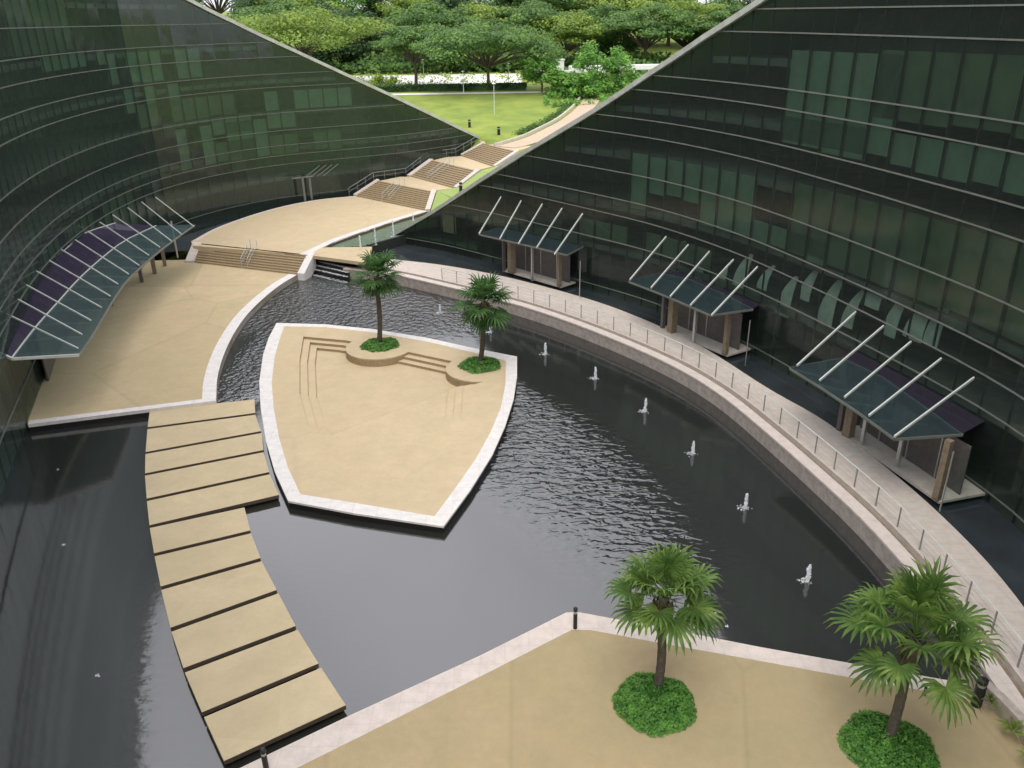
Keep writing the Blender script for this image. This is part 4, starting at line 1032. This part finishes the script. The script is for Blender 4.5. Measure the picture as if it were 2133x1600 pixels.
mb = MB()
for i in range(21000):
    x = random.uniform(-75, 95); y = random.uniform(204.5, 222)
    if x < -2 and y < 208: continue
    if x > 4 and random.random() < .3: y = random.uniform(178, 205)
    hh = (3.2+3.2*noise.noise(Vector((x*.09, y*.09, 1))))*(1.0 if y > 204 else .6)
    zz = terr(x, y)+random.random()**.6*max(.6, hh)
    leafquad(mb, Vector((x, y, zz)), Vector((random.gauss(0, 1), random.gauss(0, 1)-.5, 1)).normalized(), 1.0, .8)
tag(mb.build('undergrowth', M['tree_b']), 'dense shrubby undergrowth at the foot of the woodland', 'undergrowth', kind='stuff')
# hedge, kerb shrubs, lamp posts, white structures
mb = MB()
for i in range(9000):
    x = random.uniform(-34, 3.5); y = 156.2+random.uniform(-.7, .7); zz = terr(x, y)+random.random()**.6*1.2
    leafquad(mb, Vector((x, y, zz)), Vector((random.gauss(0, 1), random.gauss(0, 1)-.3, 1)).normalized(), .35, .8)
root = empty('hedge', (-15, 156.2, 10), 'long clipped dark green hedge before the white road', 'hedge')
mb.build('foliage', M['tree_c'], root); mb = MB(); mb.box((-15.2, 156.3, 10.4), (37, 1.0, 1.0)); mb.build('hedge_body', M['tree_c'], root)
mb = MB()
for i in range(5200):
    x = random.uniform(6, 22); y = 149+random.uniform(-9, 7)+(x-14)*.3
    if noise.noise(Vector((x*.35, y*.2, 3))) < -.12: continue
    zz = terr(x, y)+random.random()*.9; leafquad(mb, Vector((x, y, zz)), Vector((random.gauss(0, 1), random.gauss(0, 1), 1.2)).normalized(), .45, .8)
tag(mb.build('ground_cover', M['tree_d']), 'bushy ground cover at the right side of the lawn', 'ground cover', kind='stuff')
mb = MB()
for i in range(2600):
    t = random.random(); k = int(t*(len(pc)-1)); x, y = pc[k][0]-2.4+random.gauss(0, .35), pc[k][1]+random.uniform(0, 1.5)+.9
    if y < 119: continue
    zz = terr(x, y)+random.random()*.5; leafquad(mb, Vector((x, y, zz)), Vector((random.gauss(0, 1), random.gauss(0, 1), 1.2)).normalized(), .3, .8)
tag(mb.build('planting_strip', M['tree_b']), 'strip of low green plants beside the climbing path', 'ground cover', kind='stuff')
def lamp(px, yy, h, label, arm=True):
    x, y, z = at(px, yy); root = empty('street_lamp', (x, y, z), label, 'street lamp', 'lamp posts by the lawn')
    mb = MB(); mb.tube([(x, y, z-.2), (x, y, z+h)], [.06, .045], 8); mb.build('pole', M['palebar'], root)
    mb = MB(); mb.tube([(x, y, z+h), (x, y, z+h+.14)], [.32, .2], 10); mb.build('lamp_head', M['whitepaint'], root)
lamp(966, 152.4, 3.6, 'thin white lamp post in the middle of the hedge'); lamp(1029, 133, 4.6, 'thin pale lamp post standing in the lawn'); lamp(885, 163, 5, 'slim lamp post left of the middle tree'); lamp(1060, 165, 4, 'slim lamp post right of the middle tree')
mb = MB()
for i in range(5200):
    x = random.uniform(-42, 4); y = random.uniform(162, 203)
    if noise.noise(Vector((x*.55, y*.28, 7))) < .16: continue
    leafquad(mb, Vector((x, y, terr(x, y)+random.random()*.7)), Vector((random.gauss(0, 1), random.gauss(0, 1), 1.2)).normalized(), .5, .8)
tag(mb.build('verge_plants', M['tree_a']), 'speckled yellow green plants over the pale strip beyond the hedge', 'ground cover', kind='stuff')
# white pillar and covered walkway at right
x, y, z = at(1166, 176); root = empty('entrance_pillar', (x, y, z), 'white square pillar standing among the young trees', 'pillar')
mb = MB(); mb.box((x, y, z+2.0), (1.5, 1.5, 4.0)); mb.build('shaft', M['whitepaint'], root); mb = MB(); mb.box((x, y, z+4.12), (1.8, 1.8, .25)); mb.build('cap', M['whitepaint'], root)
x, y, z = at(1300, 172); root = empty('covered_walkway', (x, y, z), 'low white roofed shelter at the right end of the road', 'shelter')
mb = MB(); mb.box((x, y, z+2.7), (22, 3.5, .8), .08); mb.build('roof', M['whitepaint'], root)
for k in range(8):
    mb = MB(); mb.box((x-10+k*2.9, y-1.3-.9+k*.25, z+1.15), (.25, .25, 2.3)); mb.build('column', M['whitepaint'], root)
x, y, z = at(1185, 168); mb = MB(); mb.box((x, y, z+2.3), (13, 1.2, .45)); mb.box((x-4, y, z+1.0), (.3, .3, 2.1)); mb.box((x+4, y, z+1.0), (.3, .3, 2.1))
tag(mb.build('shelter_beam', M['whitepaint']), 'thin white beam on posts beside the white pillar', 'shelter')

# ------------------------------------------------------------------ world, sun, camera
W = bpy.data.worlds.new('World'); S.world = W; W.use_nodes = True; nt = W.node_tree; bg = nt.nodes['Background']
sky = nt.nodes.new('ShaderNodeTexSky'); sky.sky_type = 'NISHITA'; sky.sun_disc = False
SE, SR = R_(68), R_(195)
sky.sun_elevation = SE; sky.sun_rotation = SR; sky.dust_density = 3; sky.air_density = 1; sky.ozone_density = 1
hs = nt.nodes.new('ShaderNodeHueSaturation'); hs.inputs['Saturation'].default_value = .25; nt.links.new(sky.outputs[0], hs.inputs['Color'])
tc = nt.nodes.new('ShaderNodeTexCoord'); nz = nt.nodes.new('ShaderNodeTexNoise'); nz.inputs['Scale'].default_value = 2.2; nz.inputs['Detail'].default_value = 7
nt.links.new(tc.outputs['Generated'], nz.inputs['Vector'])
mr = nt.nodes.new('ShaderNodeMapRange'); mr.inputs['From Min'].default_value = .35; mr.inputs['From Max'].default_value = .65; mr.inputs['To Min'].default_value = .45; mr.inputs['To Max'].default_value = .9
nt.links.new(nz.outputs['Fac'], mr.inputs['Value'])
cl = mixnode(nt, hs.outputs[0], (11.5, 11.4, 12.2), mr.outputs['Result'])
nt.links.new(cl, bg.inputs['Color']); bg.inputs['Strength'].default_value = .135
sd = bpy.data.lights.new('Sun', 'SUN'); sd.energy = 1.0; sd.angle = R_(42); sd.color = (1, .95, .86)
so = bpy.data.objects.new('Sun', sd); col.objects.link(so)
az = SR
sdir = Vector((sin(az)*cos(SE), cos(az)*cos(SE), sin(SE)))
so.rotation_euler = (-sdir).to_track_quat('-Z', 'Y').to_euler(); so.location = sdir*100

cd = bpy.data.cameras.new('Camera'); cd.sensor_width = 36; cd.lens = F_/2133*36; cd.clip_end = 3000; cd.clip_start = .1
co = bpy.data.objects.new('Camera', cd); col.objects.link(co); co.location = (0, 0, H)
co.matrix_world = Matrix.Translation((0, 0, H)) @ Matrix.Rotation(PI/2-P_, 4, 'X') @ Matrix.Rotation(-ROLL, 4, 'Z')
S.camera = co
S.view_settings.view_transform = 'Standard'; S.view_settings.look = 'None'; S.view_settings.exposure = 0.28; S.view_settings.gamma = 1
S.render.engine = 'CYCLES'
S.cycles.max_bounces = 8; S.cycles.transparent_max_bounces = 16
S.render.resolution_x, S.render.resolution_y = 1024, 768
from bpy_extras.object_utils import world_to_camera_view
for w_p, e in (((*G(500, 700, 0), 0), (500, 700)), ((*G(2000, 1500, 0), 0), (2000, 1500))):
    bpy.context.view_layer.update(); v = world_to_camera_view(S, co, Vector(w_p)); print('CHECK', v.x*2133, (1-v.y)*1600, e)
